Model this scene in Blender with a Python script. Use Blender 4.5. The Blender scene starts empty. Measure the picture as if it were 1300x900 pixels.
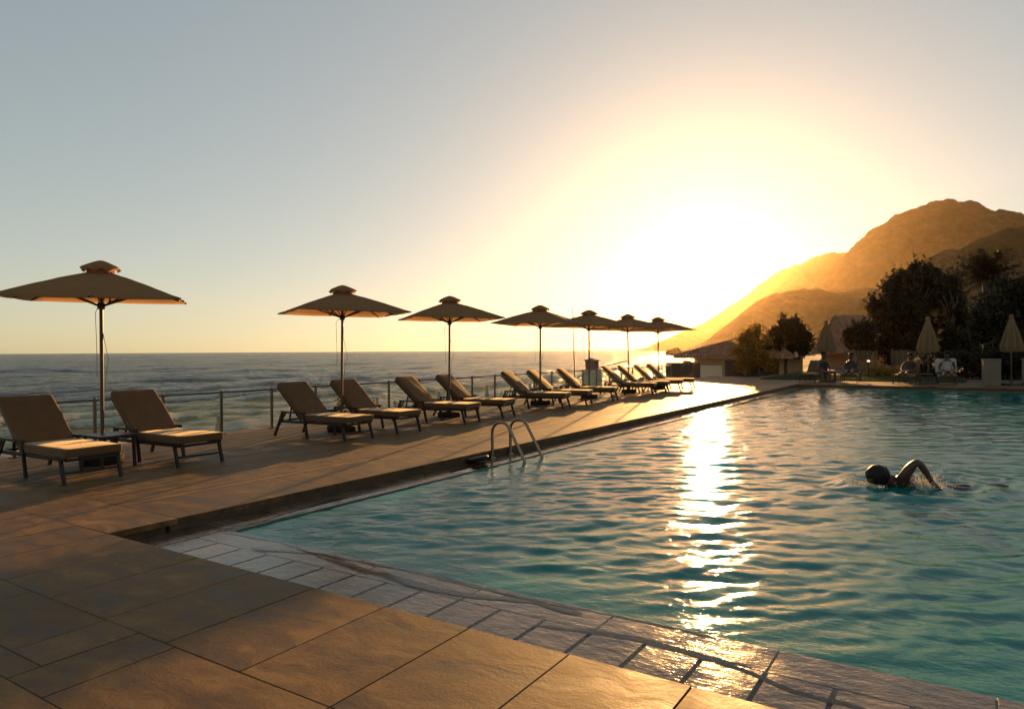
import bpy, bmesh, math, random
import numpy as np
from mathutils import Vector, Matrix

random.seed(7)
RNG = np.random.default_rng(11)
scene = bpy.context.scene
col = scene.collection
R = math.radians

# ------------------------------------------------------------------ noise
def _hash(ix, iy, seed):
    h = (ix.astype(np.int64) * 374761393 + iy.astype(np.int64) * 668265263 + seed * 974711) & 0x7fffffff
    h = ((h ^ (h >> 13)) * 1274126177) & 0x7fffffff
    return ((h ^ (h >> 16)) & 0xffff) / 65535.0

def vnoise(x, y, seed=0):
    ix, iy = np.floor(x), np.floor(y)
    fx, fy = x - ix, y - iy
    fx = fx * fx * fx * (fx * (fx * 6 - 15) + 10)
    fy = fy * fy * fy * (fy * (fy * 6 - 15) + 10)
    a = _hash(ix, iy, seed); b = _hash(ix + 1, iy, seed)
    c = _hash(ix, iy + 1, seed); d = _hash(ix + 1, iy + 1, seed)
    return (a + (b - a) * fx) * (1 - fy) + (c + (d - c) * fx) * fy

def fbm(x, y, oct=5, seed=0, gain=.5):
    s = np.zeros_like(x, dtype=float); a = 1.; t = 0.
    for o in range(oct):
        s += a * (vnoise(x * 2 ** o + 17.3 * o, y * 2 ** o - 9.1 * o, seed + o) - .5)
        t += a; a *= gain
    return s / t * 2

def smooth(a, b, x):
    t = np.clip((x - a) / (b - a), 0, 1)
    return t * t * (3 - 2 * t)

# ------------------------------------------------------------------ materials
def new_mat(name):
    m = bpy.data.materials.new(name); m.use_nodes = True
    nt = m.node_tree; nt.nodes.clear()
    out = nt.nodes.new('ShaderNodeOutputMaterial')
    return m, nt, out

def N(nt, t, **kw):
    n = nt.nodes.new(t)
    for k, v in kw.items():
        if k in n.inputs: n.inputs[k].default_value = v
        else: setattr(n, k, v)
    return n

def L(nt, a, ao, b, bi):
    nt.links.new(a.outputs[ao], b.inputs[bi])

def ramp(nt, stops):
    r = nt.nodes.new('ShaderNodeValToRGB')
    e = r.color_ramp.elements
    while len(e) > 1: e.remove(e[-1])
    e[0].position = stops[0][0]; e[0].color = (*stops[0][1], 1)
    for p, c in stops[1:]:
        x = e.new(p); x.color = (*c, 1)
    return r

def simple(name, c, rough=.5, metal=0., spec=.5, var=.0, scale=8., bump=0., trans=0., vcol=None, stretch=(1, 1, 1)):
    """principled with noise variation, optional bump, optional translucency, optional per-piece value attribute"""
    m, nt, out = new_mat(name)
    p = N(nt, 'ShaderNodeBsdfPrincipled', Roughness=rough, Metallic=metal)
    p.inputs['Specular IOR Level'].default_value = spec
    tc = N(nt, 'ShaderNodeTexCoord'); mp = N(nt, 'ShaderNodeMapping'); mp.inputs['Scale'].default_value = stretch
    L(nt, tc, 'Object', mp, 'Vector')
    nz = N(nt, 'ShaderNodeTexNoise', Scale=scale, Detail=6., Roughness=.6)
    L(nt, mp, 'Vector', nz, 'Vector')
    lo = tuple(max(0, v * (1 - var)) for v in c); hi = tuple(min(1, v * (1 + var)) for v in c)
    r = ramp(nt, [(.3, lo), (.7, hi)])
    L(nt, nz, 'Fac', r, 'Fac')
    last = (r, 'Color')
    if vcol:
        at = N(nt, 'ShaderNodeAttribute', attribute_name='rnd')
        mr = N(nt, 'ShaderNodeMapRange'); mr.inputs['To Min'].default_value = 1 - vcol; mr.inputs['To Max'].default_value = 1 + vcol
        L(nt, at, 'Fac', mr, 'Value')
        mx = N(nt, 'ShaderNodeVectorMath', operation='SCALE')
        L(nt, last[0], last[1], mx, 0); L(nt, mr, 'Result', mx, 'Scale')
        last = (mx, 'Vector')
    L(nt, last[0], last[1], p, 'Base Color')
    if bump:
        b = N(nt, 'ShaderNodeBump', Strength=bump, Distance=.01)
        n2 = N(nt, 'ShaderNodeTexNoise', Scale=scale * 6, Detail=5.)
        L(nt, mp, 'Vector', n2, 'Vector')
        L(nt, n2, 'Fac', b, 'Height'); L(nt, b, 'Normal', p, 'Normal')
    if trans:
        t = N(nt, 'ShaderNodeBsdfTranslucent'); L(nt, last[0], last[1], t, 'Color')
        mix = N(nt, 'ShaderNodeMixShader', Fac=trans)
        L(nt, p, 'BSDF', mix, 1); L(nt, t, 'BSDF', mix, 2); L(nt, mix, 'Shader', out, 'Surface')
    else:
        L(nt, p, 'BSDF', out, 'Surface')
    return m

def stone_mat(name, c1, c2, c3, rough=(.35, .6), spec=.5, bump=.25, vcol=.16, stains=True):
    m, nt, out = new_mat(name)
    p = N(nt, 'ShaderNodeBsdfPrincipled'); p.inputs['Specular IOR Level'].default_value = spec
    geo = N(nt, 'ShaderNodeNewGeometry')
    at = N(nt, 'ShaderNodeAttribute', attribute_name='rnd')
    off = N(nt, 'ShaderNodeVectorMath', operation='MULTIPLY_ADD')      # each slab has its own patch of stone
    cmb = N(nt, 'ShaderNodeCombineXYZ')
    L(nt, at, 'Fac', cmb, 'X'); L(nt, at, 'Fac', cmb, 'Y')
    L(nt, cmb, 'Vector', off, 0); off.inputs[1].default_value = (37, 91, 0)
    L(nt, geo, 'Position', off, 2)
    warp = N(nt, 'ShaderNodeTexNoise', Scale=1.3, Detail=4.)
    L(nt, off, 'Vector', warp, 'Vector')
    wv = N(nt, 'ShaderNodeVectorMath', operation='MULTIPLY_ADD'); wv.inputs[1].default_value = (.7, .7, .7)
    L(nt, warp, 'Color', wv, 0); L(nt, off, 'Vector', wv, 2)
    mp = N(nt, 'ShaderNodeMapping'); mp.inputs['Scale'].default_value = (1., 2.4, 1.); L(nt, wv, 'Vector', mp, 'Vector')
    n1 = N(nt, 'ShaderNodeTexNoise', Scale=2.2, Detail=9., Roughness=.62); L(nt, mp, 'Vector', n1, 'Vector')
    r1 = ramp(nt, [(.34, c1), (.5, c2), (.67, c3)]); L(nt, n1, 'Fac', r1, 'Fac')
    n2 = N(nt, 'ShaderNodeTexNoise', Scale=60., Detail=4., Roughness=.7); L(nt, off, 'Vector', n2, 'Vector')
    mr2 = N(nt, 'ShaderNodeMapRange'); mr2.inputs['From Min'].default_value = .3; mr2.inputs['From Max'].default_value = .6
    mr2.inputs['To Min'].default_value = .8; mr2.inputs['To Max'].default_value = 1.15
    L(nt, n2, 'Fac', mr2, 'Value')
    mrv = N(nt, 'ShaderNodeMapRange'); mrv.inputs['To Min'].default_value = 1 - vcol; mrv.inputs['To Max'].default_value = 1 + vcol
    L(nt, at, 'Fac', mrv, 'Value')
    mul = N(nt, 'ShaderNodeMath', operation='MULTIPLY'); L(nt, mr2, 'Result', mul, 0); L(nt, mrv, 'Result', mul, 1)
    last = mul
    if stains:                                        # dark specks and pits, worn blotches
        n3 = N(nt, 'ShaderNodeTexNoise', Scale=7., Detail=3., Roughness=.5); L(nt, off, 'Vector', n3, 'Vector')
        r3 = ramp(nt, [(.68, (1, 1, 1)), (.76, (.45, .45, .45))]); L(nt, n3, 'Fac', r3, 'Fac')
        n4 = N(nt, 'ShaderNodeTexNoise', Scale=.9, Detail=5., Roughness=.6); L(nt, geo, 'Position', n4, 'Vector')
        r4 = ramp(nt, [(.33, (.62, .62, .62)), (.6, (1.08, 1.08, 1.08))]); L(nt, n4, 'Fac', r4, 'Fac')
        m3 = N(nt, 'ShaderNodeMath', operation='MULTIPLY'); L(nt, r3, 'Color', m3, 0); L(nt, r4, 'Color', m3, 1)
        m4 = N(nt, 'ShaderNodeMath', operation='MULTIPLY'); L(nt, m3, 'Value', m4, 0); L(nt, mul, 'Value', m4, 1)
        last = m4
    sc = N(nt, 'ShaderNodeVectorMath', operation='SCALE'); L(nt, r1, 'Color', sc, 0); L(nt, last, 'Value', sc, 'Scale')
    L(nt, sc, 'Vector', p, 'Base Color')
    mrr = N(nt, 'ShaderNodeMapRange'); mrr.inputs['From Min'].default_value = .3; mrr.inputs['From Max'].default_value = .6
    mrr.inputs['To Min'].default_value = rough[0]; mrr.inputs['To Max'].default_value = rough[1]
    L(nt, n1, 'Fac', mrr, 'Value'); L(nt, mrr, 'Result', p, 'Roughness')
    b1 = N(nt, 'ShaderNodeBump', Strength=bump, Distance=.006); L(nt, n2, 'Fac', b1, 'Height')
    b2 = N(nt, 'ShaderNodeBump', Strength=bump, Distance=.02); L(nt, n1, 'Fac', b2, 'Height'); L(nt, b1, 'Normal', b2, 'Normal')
    L(nt, b2, 'Normal', p, 'Normal'); L(nt, p, 'BSDF', out, 'Surface')
    return m

M = {}
M['deck'] = stone_mat('travertine', (.055, .026, .007), (.125, .061, .017), (.205, .110, .038), rough=(.46, .68), spec=.30, bump=.2, vcol=.26)
M['board'] = stone_mat('decking_board', (.068, .034, .010), (.12, .062, .019), (.17, .090, .033), rough=(.5, .7), spec=.3, vcol=.22, bump=.3, stains=False)
def wet_mat():
    m, nt, out = new_mat('wet_coping')
    p = N(nt, 'ShaderNodeBsdfPrincipled', Roughness=.07); p.inputs['Specular IOR Level'].default_value = .5
    geo = N(nt, 'ShaderNodeNewGeometry'); at = N(nt, 'ShaderNodeAttribute', attribute_name='rnd')
    n1 = N(nt, 'ShaderNodeTexNoise', Scale=4., Detail=9., Roughness=.65); L(nt, geo, 'Position', n1, 'Vector')
    r1 = ramp(nt, [(.3, (.045, .028, .015)), (.5, (.105, .070, .040)), (.72, (.17, .118, .072))]); L(nt, n1, 'Fac', r1, 'Fac')
    mr = N(nt, 'ShaderNodeMapRange'); mr.inputs['To Min'].default_value = .75; mr.inputs['To Max'].default_value = 1.25; L(nt, at, 'Fac', mr, 'Value')
    sc = N(nt, 'ShaderNodeVectorMath', operation='SCALE'); L(nt, r1, 'Color', sc, 0); L(nt, mr, 'Result', sc, 'Scale'); L(nt, sc, 'Vector', p, 'Base Color')
    rr_ = N(nt, 'ShaderNodeMapRange'); rr_.inputs['From Min'].default_value = .35; rr_.inputs['From Max'].default_value = .65
    rr_.inputs['To Min'].default_value = .04; rr_.inputs['To Max'].default_value = .20; L(nt, n1, 'Fac', rr_, 'Value'); L(nt, rr_, 'Result', p, 'Roughness')
    nrm = None
    for s_, d_, k_, st in ((9., .006, .7, (1, 1.8, 1)), (38., .0022, .8, (1, 1.5, 1)), (140., .0007, .7, (1, 1, 1))):
        mp = N(nt, 'ShaderNodeMapping'); mp.inputs['Scale'].default_value = st; L(nt, geo, 'Position', mp, 'Vector')
        n = N(nt, 'ShaderNodeTexNoise', Scale=s_, Detail=3.); L(nt, mp, 'Vector', n, 'Vector')
        b_ = N(nt, 'ShaderNodeBump', Strength=k_, Distance=d_); L(nt, n, 'Fac', b_, 'Height')
        if nrm: L(nt, nrm, 'Normal', b_, 'Normal')
        nrm = b_
    L(nt, nrm, 'Normal', p, 'Normal'); L(nt, p, 'BSDF', out, 'Surface'); return m
M['wet'] = wet_mat()
M['grout'] = simple('grout', (.075, .046, .024), .9, var=.3)
M['tile'] = simple('pool_tile', (.02, .34, .38), .25, var=.2, scale=3.)
M['frame'] = simple('dark_metal', (.016, .010, .008), .42, metal=.3, var=.25, scale=20.)
M['fabric'] = simple('beige_canvas', (.125, .066, .030), .9, spec=.15, var=.10, scale=7., bump=.5)
M['canopy'] = simple('parasol_canvas', (.38, .215, .10), .9, spec=.1, var=.06, scale=5., bump=.3, trans=.48)
for _m in (M['fabric'],):
    _p = [n for n in _m.node_tree.nodes if n.type == 'BSDF_PRINCIPLED'][0]
    _p.inputs['Sheen Weight'].default_value = .55; _p.inputs['Sheen Roughness'].default_value = .35; _p.inputs['Sheen Tint'].default_value = (1, .85, .62, 1)
M['beach_cloth'] = simple('pale_beach_canvas', (.46, .40, .29), .9, spec=.1, var=.06, trans=.22)
M['shutter'] = simple('pale_shutter', (.66, .56, .40), .7, var=.05)
M['ubase'] = simple('umbrella_base', (.035, .022, .015), .9, spec=.1, var=.2)
M['folded'] = simple('folded_canvas', (.21, .135, .07), .9, spec=.1, var=.08, scale=5., bump=.3, trans=.18)
M['wood_pole'] = simple('dark_wood', (.075, .035, .02), .35, var=.3, scale=9., stretch=(1, 1, .1))
M['steel'] = simple('stainless_steel', (.27, .20, .15), .28, metal=1., var=.08, scale=30.)
M['rail'] = simple('bronze_rail', (.16, .12, .085), .35, metal=.7, var=.2, scale=14.)
M['skin'] = simple('skin', (.07, .032, .02), .38, spec=.45, var=.12, scale=14., bump=.1)
M['hair'] = simple('wet_hair', (.010, .007, .006), .55, spec=.25, var=.4, scale=40., stretch=(1, 1, .3), bump=.6)
M['trunks'] = simple('dark_cloth', (.014, .012, .012), .8, var=.2)
M['towel'] = simple('white_towel', (.36, .32, .27), .95, var=.06, scale=12., bump=.6)
M['white_wall'] = simple('white_render', (.17, .13, .09), .85, var=.10, scale=3., bump=.2)
M['pale_wall'] = simple('cream_render', (.36, .26, .15), .85, var=.14, scale=2.5, bump=.2)
M['dark_wood'] = simple('stained_timber', (.07, .04, .025), .6, var=.35, scale=5., stretch=(1, 1, .15), bump=.3)
M['rooftile'] = simple('clay_tile', (.33, .16, .085), .75, var=.3, scale=3., bump=.3, vcol=.25)
M['trunk'] = simple('bark', (.085, .06, .042), .9, var=.4, scale=9., bump=.8, stretch=(1, 1, .3))
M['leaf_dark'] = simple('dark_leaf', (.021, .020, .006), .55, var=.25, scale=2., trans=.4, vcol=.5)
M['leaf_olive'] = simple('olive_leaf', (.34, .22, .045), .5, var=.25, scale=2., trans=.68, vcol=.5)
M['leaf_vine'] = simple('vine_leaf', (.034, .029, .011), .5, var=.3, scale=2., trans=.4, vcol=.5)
M['palm'] = simple('palm_leaf', (.018, .018, .007), .5, var=.25, scale=4., trans=.15, vcol=.4)
M['dune'] = simple('dune_grass', (.115, .11, .04), .7, var=.25, scale=2., trans=.4, vcol=.5)
M['lawn'] = simple('lawn_grass', (.07, .085, .025), .8, var=.35, scale=6., trans=.3, vcol=.5)
M['soil'] = simple('soil', (.09, .06, .035), .95, var=.35, scale=2., bump=.5)
M['rope'] = simple('cord', (.10, .08, .06), .9, var=.2)
M['cap_tile'] = simple('pillar_cap', (.22, .13, .08), .8, var=.25, scale=9., bump=.4)
M['reed'] = simple('reed_slat', (.13, .085, .04), .8, var=.25, scale=6., stretch=(1, 1, .1), vcol=.3)

def hill_mat():
    m, nt, out = new_mat('scrub_hillside')
    p = N(nt, 'ShaderNodeBsdfPrincipled', Roughness=.95); p.inputs['Specular IOR Level'].default_value = .1
    geo = N(nt, 'ShaderNodeNewGeometry')
    n1 = N(nt, 'ShaderNodeTexNoise', Scale=.035, Detail=12., Roughness=.72); L(nt, geo, 'Position', n1, 'Vector')
    r = ramp(nt, [(.35, (.03, .036, .014)), (.50, (.055, .05, .022)), (.62, (.085, .062, .032)), (.74, (.14, .10, .06))])
    L(nt, n1, 'Fac', r, 'Fac'); L(nt, r, 'Color', p, 'Base Color')
    b = N(nt, 'ShaderNodeBump', Strength=.8, Distance=6.); L(nt, n1, 'Fac', b, 'Height'); L(nt, b, 'Normal', p, 'Normal')
    L(nt, p, 'BSDF', out, 'Surface'); return m
M['hill'] = hill_mat()

def sand_mat():
    m, nt, out = new_mat('beach_sand')
    p = N(nt, 'ShaderNodeBsdfPrincipled', Roughness=.9); p.inputs['Specular IOR Level'].default_value = .2
    geo = N(nt, 'ShaderNodeNewGeometry')
    n1 = N(nt, 'ShaderNodeTexNoise', Scale=.25, Detail=8., Roughness=.6); L(nt, geo, 'Position', n1, 'Vector')
    n2 = N(nt, 'ShaderNodeTexNoise', Scale=6., Detail=5.); L(nt, geo, 'Position', n2, 'Vector')
    r = ramp(nt, [(.38, (.11, .10, .045)), (.5, (.26, .21, .13)), (.65, (.38, .31, .21))])
    L(nt, n1, 'Fac', r, 'Fac'); L(nt, r, 'Color', p, 'Base Color')
    b = N(nt, 'ShaderNodeBump', Strength=.7, Distance=.08); L(nt, n2, 'Fac', b, 'Height'); L(nt, b, 'Normal', p, 'Normal')
    L(nt, p, 'BSDF', out, 'Surface'); return m
M['sand'] = sand_mat()

def glass_mat():
    m, nt, out = new_mat('clear_glass')
    g = N(nt, 'ShaderNodeBsdfGlossy', Roughness=.02); t = N(nt, 'ShaderNodeBsdfTransparent')
    t.inputs['Color'].default_value = (.93, .95, .92, 1)
    geo = N(nt, 'ShaderNodeNewGeometry'); dt = N(nt, 'ShaderNodeVectorMath', operation='DOT_PRODUCT')
    L(nt, geo, 'Normal', dt, 0); L(nt, geo, 'Incoming', dt, 1)
    ab = N(nt, 'ShaderNodeMath', operation='ABSOLUTE'); L(nt, dt, 'Value', ab, 0)
    su = N(nt, 'ShaderNodeMath', operation='SUBTRACT'); su.inputs[0].default_value = 1.; L(nt, ab, 'Value', su, 1)
    pw_ = N(nt, 'ShaderNodeMath', operation='POWER'); pw_.inputs[1].default_value = 5.; L(nt, su, 'Value', pw_, 0)
    ma = N(nt, 'ShaderNodeMath', operation='MULTIPLY_ADD'); ma.inputs[1].default_value = .6; ma.inputs[2].default_value = .03; L(nt, pw_, 'Value', ma, 0)
    mx = N(nt, 'ShaderNodeMixShader')
    L(nt, ma, 'Value', mx, 'Fac'); L(nt, t, 'BSDF', mx, 1); L(nt, g, 'BSDF', mx, 2); L(nt, mx, 'Shader', out, 'Surface')
    return m
M['glass'] = glass_mat()

def water_mat(name, body, body_mix, tint, rough, bumps, film=False):
    """fresnel mirror over a body that is part suspended colour, part clear view of what lies below"""
    m, nt, out = new_mat(name)
    geo = N(nt, 'ShaderNodeNewGeometry'); nrm = None
    for sc_, dist, stren, stretch, det in bumps:
        mp = N(nt, 'ShaderNodeMapping'); mp.inputs['Scale'].default_value = stretch; mp.inputs['Rotation'].default_value = (0, 0, R(-25))
        L(nt, geo, 'Position', mp, 'Vector')
        n = N(nt, 'ShaderNodeTexNoise', Scale=sc_, Detail=det, Roughness=.55); L(nt, mp, 'Vector', n, 'Vector')
        b = N(nt, 'ShaderNodeBump', Strength=stren, Distance=dist); L(nt, n, 'Fac', b, 'Height')
        if nrm: L(nt, nrm, 'Normal', b, 'Normal')
        nrm = b
    gl = N(nt, 'ShaderNodeBsdfGlossy', Roughness=rough); f = N(nt, 'ShaderNodeFresnel', IOR=1.333)
    tr = N(nt, 'ShaderNodeBsdfTransparent'); tr.inputs['Color'].default_value = (*tint, 1)
    if nrm: L(nt, nrm, 'Normal', gl, 'Normal'); L(nt, nrm, 'Normal', f, 'Normal')
    under = (tr, 'BSDF')
    if not film:
        df = N(nt, 'ShaderNodeBsdfDiffuse'); df.inputs['Color'].default_value = (*body, 1)
        if nrm: L(nt, nrm, 'Normal', df, 'Normal')
        mb = N(nt, 'ShaderNodeMixShader', Fac=body_mix); L(nt, tr, 'BSDF', mb, 1); L(nt, df, 'BSDF', mb, 2)
        under = (mb, 'Shader')
    mx = N(nt, 'ShaderNodeMixShader'); L(nt, f, 'Fac', mx, 'Fac'); L(nt, under[0], under[1], mx, 1); L(nt, gl, 'BSDF', mx, 2)
    last = (mx, 'Shader')
    L(nt, last[0], last[1], out, 'Surface')
    return m, nt, mx, out
M['pool'] = water_mat('pool_water', (.002, .18, .155), .88, (.35, .85, .85), .05,
                      [(7., .010, .5, (1, 1.9, 1), 4.), (24., .005, .5, (1, 1.5, 1), 4.)])[0]
M['film'] = water_mat('thin_water_film', (0, 0, 0), 0, (.93, .95, .95), .03,
                      [(16., .0016, .5, (1, 2.2, 1), 4.), (60., .0006, .4, (1, 1.6, 1), 2.)], film=True)[0]

def sea_mat():
    m, nt, mx, out = water_mat('sea_water', (.008, .009, .005), 1., (1, 1, 1), .07,
                               [(.05, 5., 1., (1, .35, 1), 6.), (.5, 1.0, 1., (1, .5, 1), 9.), (2.2, .25, 1., (1, .5, 1), 6.)])
    at = N(nt, 'ShaderNodeAttribute', attribute_name='foam')
    geo = N(nt, 'ShaderNodeNewGeometry')
    n = N(nt, 'ShaderNodeTexNoise', Scale=2.6, Detail=8., Roughness=.75); L(nt, geo, 'Position', n, 'Vector')
    ad = N(nt, 'ShaderNodeMath', operation='ADD'); L(nt, at, 'Fac', ad, 0); L(nt, n, 'Fac', ad, 1)
    mr = N(nt, 'ShaderNodeMapRange'); mr.inputs['From Min'].default_value = .85; mr.inputs['From Max'].default_value = 1.15
    L(nt, ad, 'Value', mr, 'Value')
    df = [q for q in nt.nodes if q.type == 'BSDF_DIFFUSE'][0]
    sh = N(nt, 'ShaderNodeAttribute', attribute_name='shallow'); r = ramp(nt, [(0., (.007, .008, .004)), (.5, (.045, .044, .017)), (1., (.15, .135, .055))])
    L(nt, sh, 'Fac', r, 'Fac'); L(nt, r, 'Color', df, 'Color')
    d = N(nt, 'ShaderNodeBsdfDiffuse'); d.inputs['Color'].default_value = (.45, .42, .36, 1)
    m2 = N(nt, 'ShaderNodeMixShader'); L(nt, mr, 'Result', m2, 'Fac'); L(nt, mx, 'Shader', m2, 1); L(nt, d, 'BSDF', m2, 2)
    L(nt, m2, 'Shader', out, 'Surface'); return m
M['sea'] = sea_mat()

def lamp_mat():
    m, nt, out = new_mat('lit_lamp'); e = N(nt, 'ShaderNodeEmission', Strength=.5); e.inputs['Color'].default_value = (1, .9, .75, 1)
    L(nt, e, 'Emission', out, 'Surface'); return m
M['lamp'] = lamp_mat()

def drop_mat():
    m, nt, out = new_mat('water_drops')
    p = N(nt, 'ShaderNodeBsdfPrincipled', Roughness=.08); p.inputs['Base Color'].default_value = (.75, .75, .7, 1)
    t = N(nt, 'ShaderNodeBsdfTranslucent'); t.inputs['Color'].default_value = (.8, .75, .65, 1)
    mx = N(nt, 'ShaderNodeMixShader', Fac=.5); L(nt, p, 'BSDF', mx, 1); L(nt, t, 'BSDF', mx, 2); L(nt, mx, 'Shader', out, 'Surface'); return m
M['drops'] = drop_mat()

# ------------------------------------------------------------------ geometry helpers
def np_mesh(name, V, F, mat, parent=None, rnd=None, smooth_=False, attrs=None):
    V = np.asarray(V, dtype=np.float32); F = np.asarray(F, dtype=np.int32)
    me = bpy.data.meshes.new(name)
    me.vertices.add(len(V)); me.vertices.foreach_set('co', V.ravel())
    k = F.shape[1]
    me.loops.add(F.size); me.loops.foreach_set('vertex_index', F.ravel())
    me.polygons.add(len(F))
    me.polygons.foreach_set('loop_start', np.arange(0, F.size, k, dtype=np.int32))
    me.polygons.foreach_set('loop_total', np.full(len(F), k, dtype=np.int32))
    me.polygons.foreach_set('use_smooth', np.full(len(F), smooth_, dtype=bool))
    if rnd is not None:
        a = me.attributes.new('rnd', 'FLOAT', 'FACE'); a.data.foreach_set('value', np.asarray(rnd, dtype=np.float32))
    for an, av in (attrs or {}).items():
        a = me.attributes.new(an, 'FLOAT', 'POINT'); a.data.foreach_set('value', np.asarray(av, dtype=np.float32).ravel())
    me.update(calc_edges=True); me.validate()
    me.materials.append(mat)
    o = bpy.data.objects.new(name, me); col.objects.link(o)
    if parent: o.parent = parent
    return o

def grid_faces(nu, nv):
    i = np.arange(nu - 1)[:, None] * nv + np.arange(nv - 1)[None, :]
    i = i.ravel()
    return np.stack([i, i + nv, i + nv + 1, i + 1], 1)

class MB:
    def __init__(s): s.v = []; s.f = []; s.sm = []; s.rnd = []
    def add(s, vs, fs, sm=False, rnd=None):
        b = len(s.v); s.v += [tuple(v) for v in vs]; r = random.random() if rnd is None else rnd
        for f in fs: s.f.append(tuple(i + b for i in f)); s.sm.append(sm); s.rnd.append(r)
    def box(s, c, d, rz=0., m=None, rnd=None, bevel=0.):
        hx, hy, hz = d[0] / 2, d[1] / 2, d[2] / 2
        if bevel:                                       # top edges chamfered
            b = bevel
            vs = [(-hx, -hy, -hz), (hx, -hy, -hz), (hx, hy, -hz), (-hx, hy, -hz), (-hx, -hy, hz - b), (hx, -hy, hz - b), (hx, hy, hz - b), (-hx, hy, hz - b),
                  (-hx + b, -hy + b, hz), (hx - b, -hy + b, hz), (hx - b, hy - b, hz), (-hx + b, hy - b, hz)]
            fs = [(3, 2, 1, 0), (0, 1, 5, 4), (1, 2, 6, 5), (2, 3, 7, 6), (3, 0, 4, 7), (4, 5, 9, 8), (5, 6, 10, 9), (6, 7, 11, 10), (7, 4, 8, 11), (8, 9, 10, 11)]
        else:
            vs = [(-hx, -hy, -hz), (hx, -hy, -hz), (hx, hy, -hz), (-hx, hy, -hz), (-hx, -hy, hz), (hx, -hy, hz), (hx, hy, hz), (-hx, hy, hz)]
            fs = [(3, 2, 1, 0), (4, 5, 6, 7), (0, 1, 5, 4), (1, 2, 6, 5), (2, 3, 7, 6), (3, 0, 4, 7)]
        mm = m if m is not None else Matrix.Rotation(rz, 3, 'Z')
        s.add([mm @ Vector(v) + Vector(c) for v in vs], fs, False, rnd); return s
    def bar(s, p0, p1, w, h=None, up=(0, 0, 1)):
        p0, p1 = Vector(p0), Vector(p1); d = p1 - p0; h = h or w
        x = d.normalized(); u = Vector(up)
        if abs(x.dot(u)) > .95: u = Vector((1, 0, 0))
        y = u.cross(x).normalized(); z = x.cross(y)
        return s.box((p0 + p1) / 2, (d.length, w, h), m=Matrix((x, y, z)).transposed())
    def tube(s, pts, r, n=8, cap=True):
        pts = [Vector(p) for p in pts]; rs = r if isinstance(r, (list, tuple)) else [r] * len(pts)
        prev = None; rings = []
        for i, p in enumerate(pts):
            t = (pts[min(i + 1, len(pts) - 1)] - pts[max(i - 1, 0)]).normalized()
            if prev is None:
                a = Vector((0, 0, 1)) if abs(t.z) < .9 else Vector((1, 0, 0)); x = t.cross(a).normalized()
            else: x = (prev - t * prev.dot(t)).normalized()
            prev = x; y = t.cross(x)
            rings.append([p + (x * math.cos(2 * math.pi * k / n) + y * math.sin(2 * math.pi * k / n)) * rs[i] for k in range(n)])
        vs = [v for q in rings for v in q]; fs = []
        for i in range(len(rings) - 1):
            for k in range(n):
                k2 = (k + 1) % n; fs.append((i * n + k, i * n + k2, (i + 1) * n + k2, (i + 1) * n + k))
        if cap: fs.append(tuple(range(n - 1, -1, -1))); fs.append(tuple((len(rings) - 1) * n + k for k in range(n)))
        s.add(vs, fs, True); return s
    def lathe(s, prof, n=24, c=(0, 0, 0)):
        vs = []; fs = []
        for r, z in prof:
            for k in range(n):
                a = 2 * math.pi * k / n; vs.append((c[0] + r * math.cos(a), c[1] + r * math.sin(a), c[2] + z))
        for i in range(len(prof) - 1):
            for k in range(n):
                k2 = (k + 1) % n; fs.append((i * n + k, i * n + k2, (i + 1) * n + k2, (i + 1) * n + k))
        fs.append(tuple(range(n - 1, -1, -1))); fs.append(tuple((len(prof) - 1) * n + k for k in range(n)))
        s.add(vs, fs, True); return s
    def build(s, name, mat, parent=None, loc=None):
        me = bpy.data.meshes.new(name); me.from_pydata(s.v, [], s.f)
        me.polygons.foreach_set('use_smooth', s.sm)
        a = me.attributes.new('rnd', 'FLOAT', 'FACE'); a.data.foreach_set('value', s.rnd)
        me.materials.append(mat); me.update()
        o = bpy.data.objects.new(name, me); col.objects.link(o)
        if parent: o.parent = parent
        if loc: o.location = loc
        if any(s.sm): me.set_sharp_from_angle(angle=R(50))
        return o

def tag(o, label, cat=None, group=None, kind=None):
    o['label'] = label
    if cat: o['category'] = cat
    if group: o['group'] = group
    if kind: o['kind'] = kind
    return o

def thing(name, label, cat, loc=(0, 0, 0), rz=0., group=None):
    o = bpy.data.objects.new(name, None); col.objects.link(o); o.empty_display_size = .2
    o.location = loc; o.rotation_euler = (0, 0, rz)
    return tag(o, label, cat, group)

def copy_tree(o, parent=None):
    c = o.copy(); col.objects.link(c)
    if parent: c.parent = parent
    for ch in [x for x in bpy.data.objects if x.parent == o]: copy_tree(ch, c)
    return c

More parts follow.
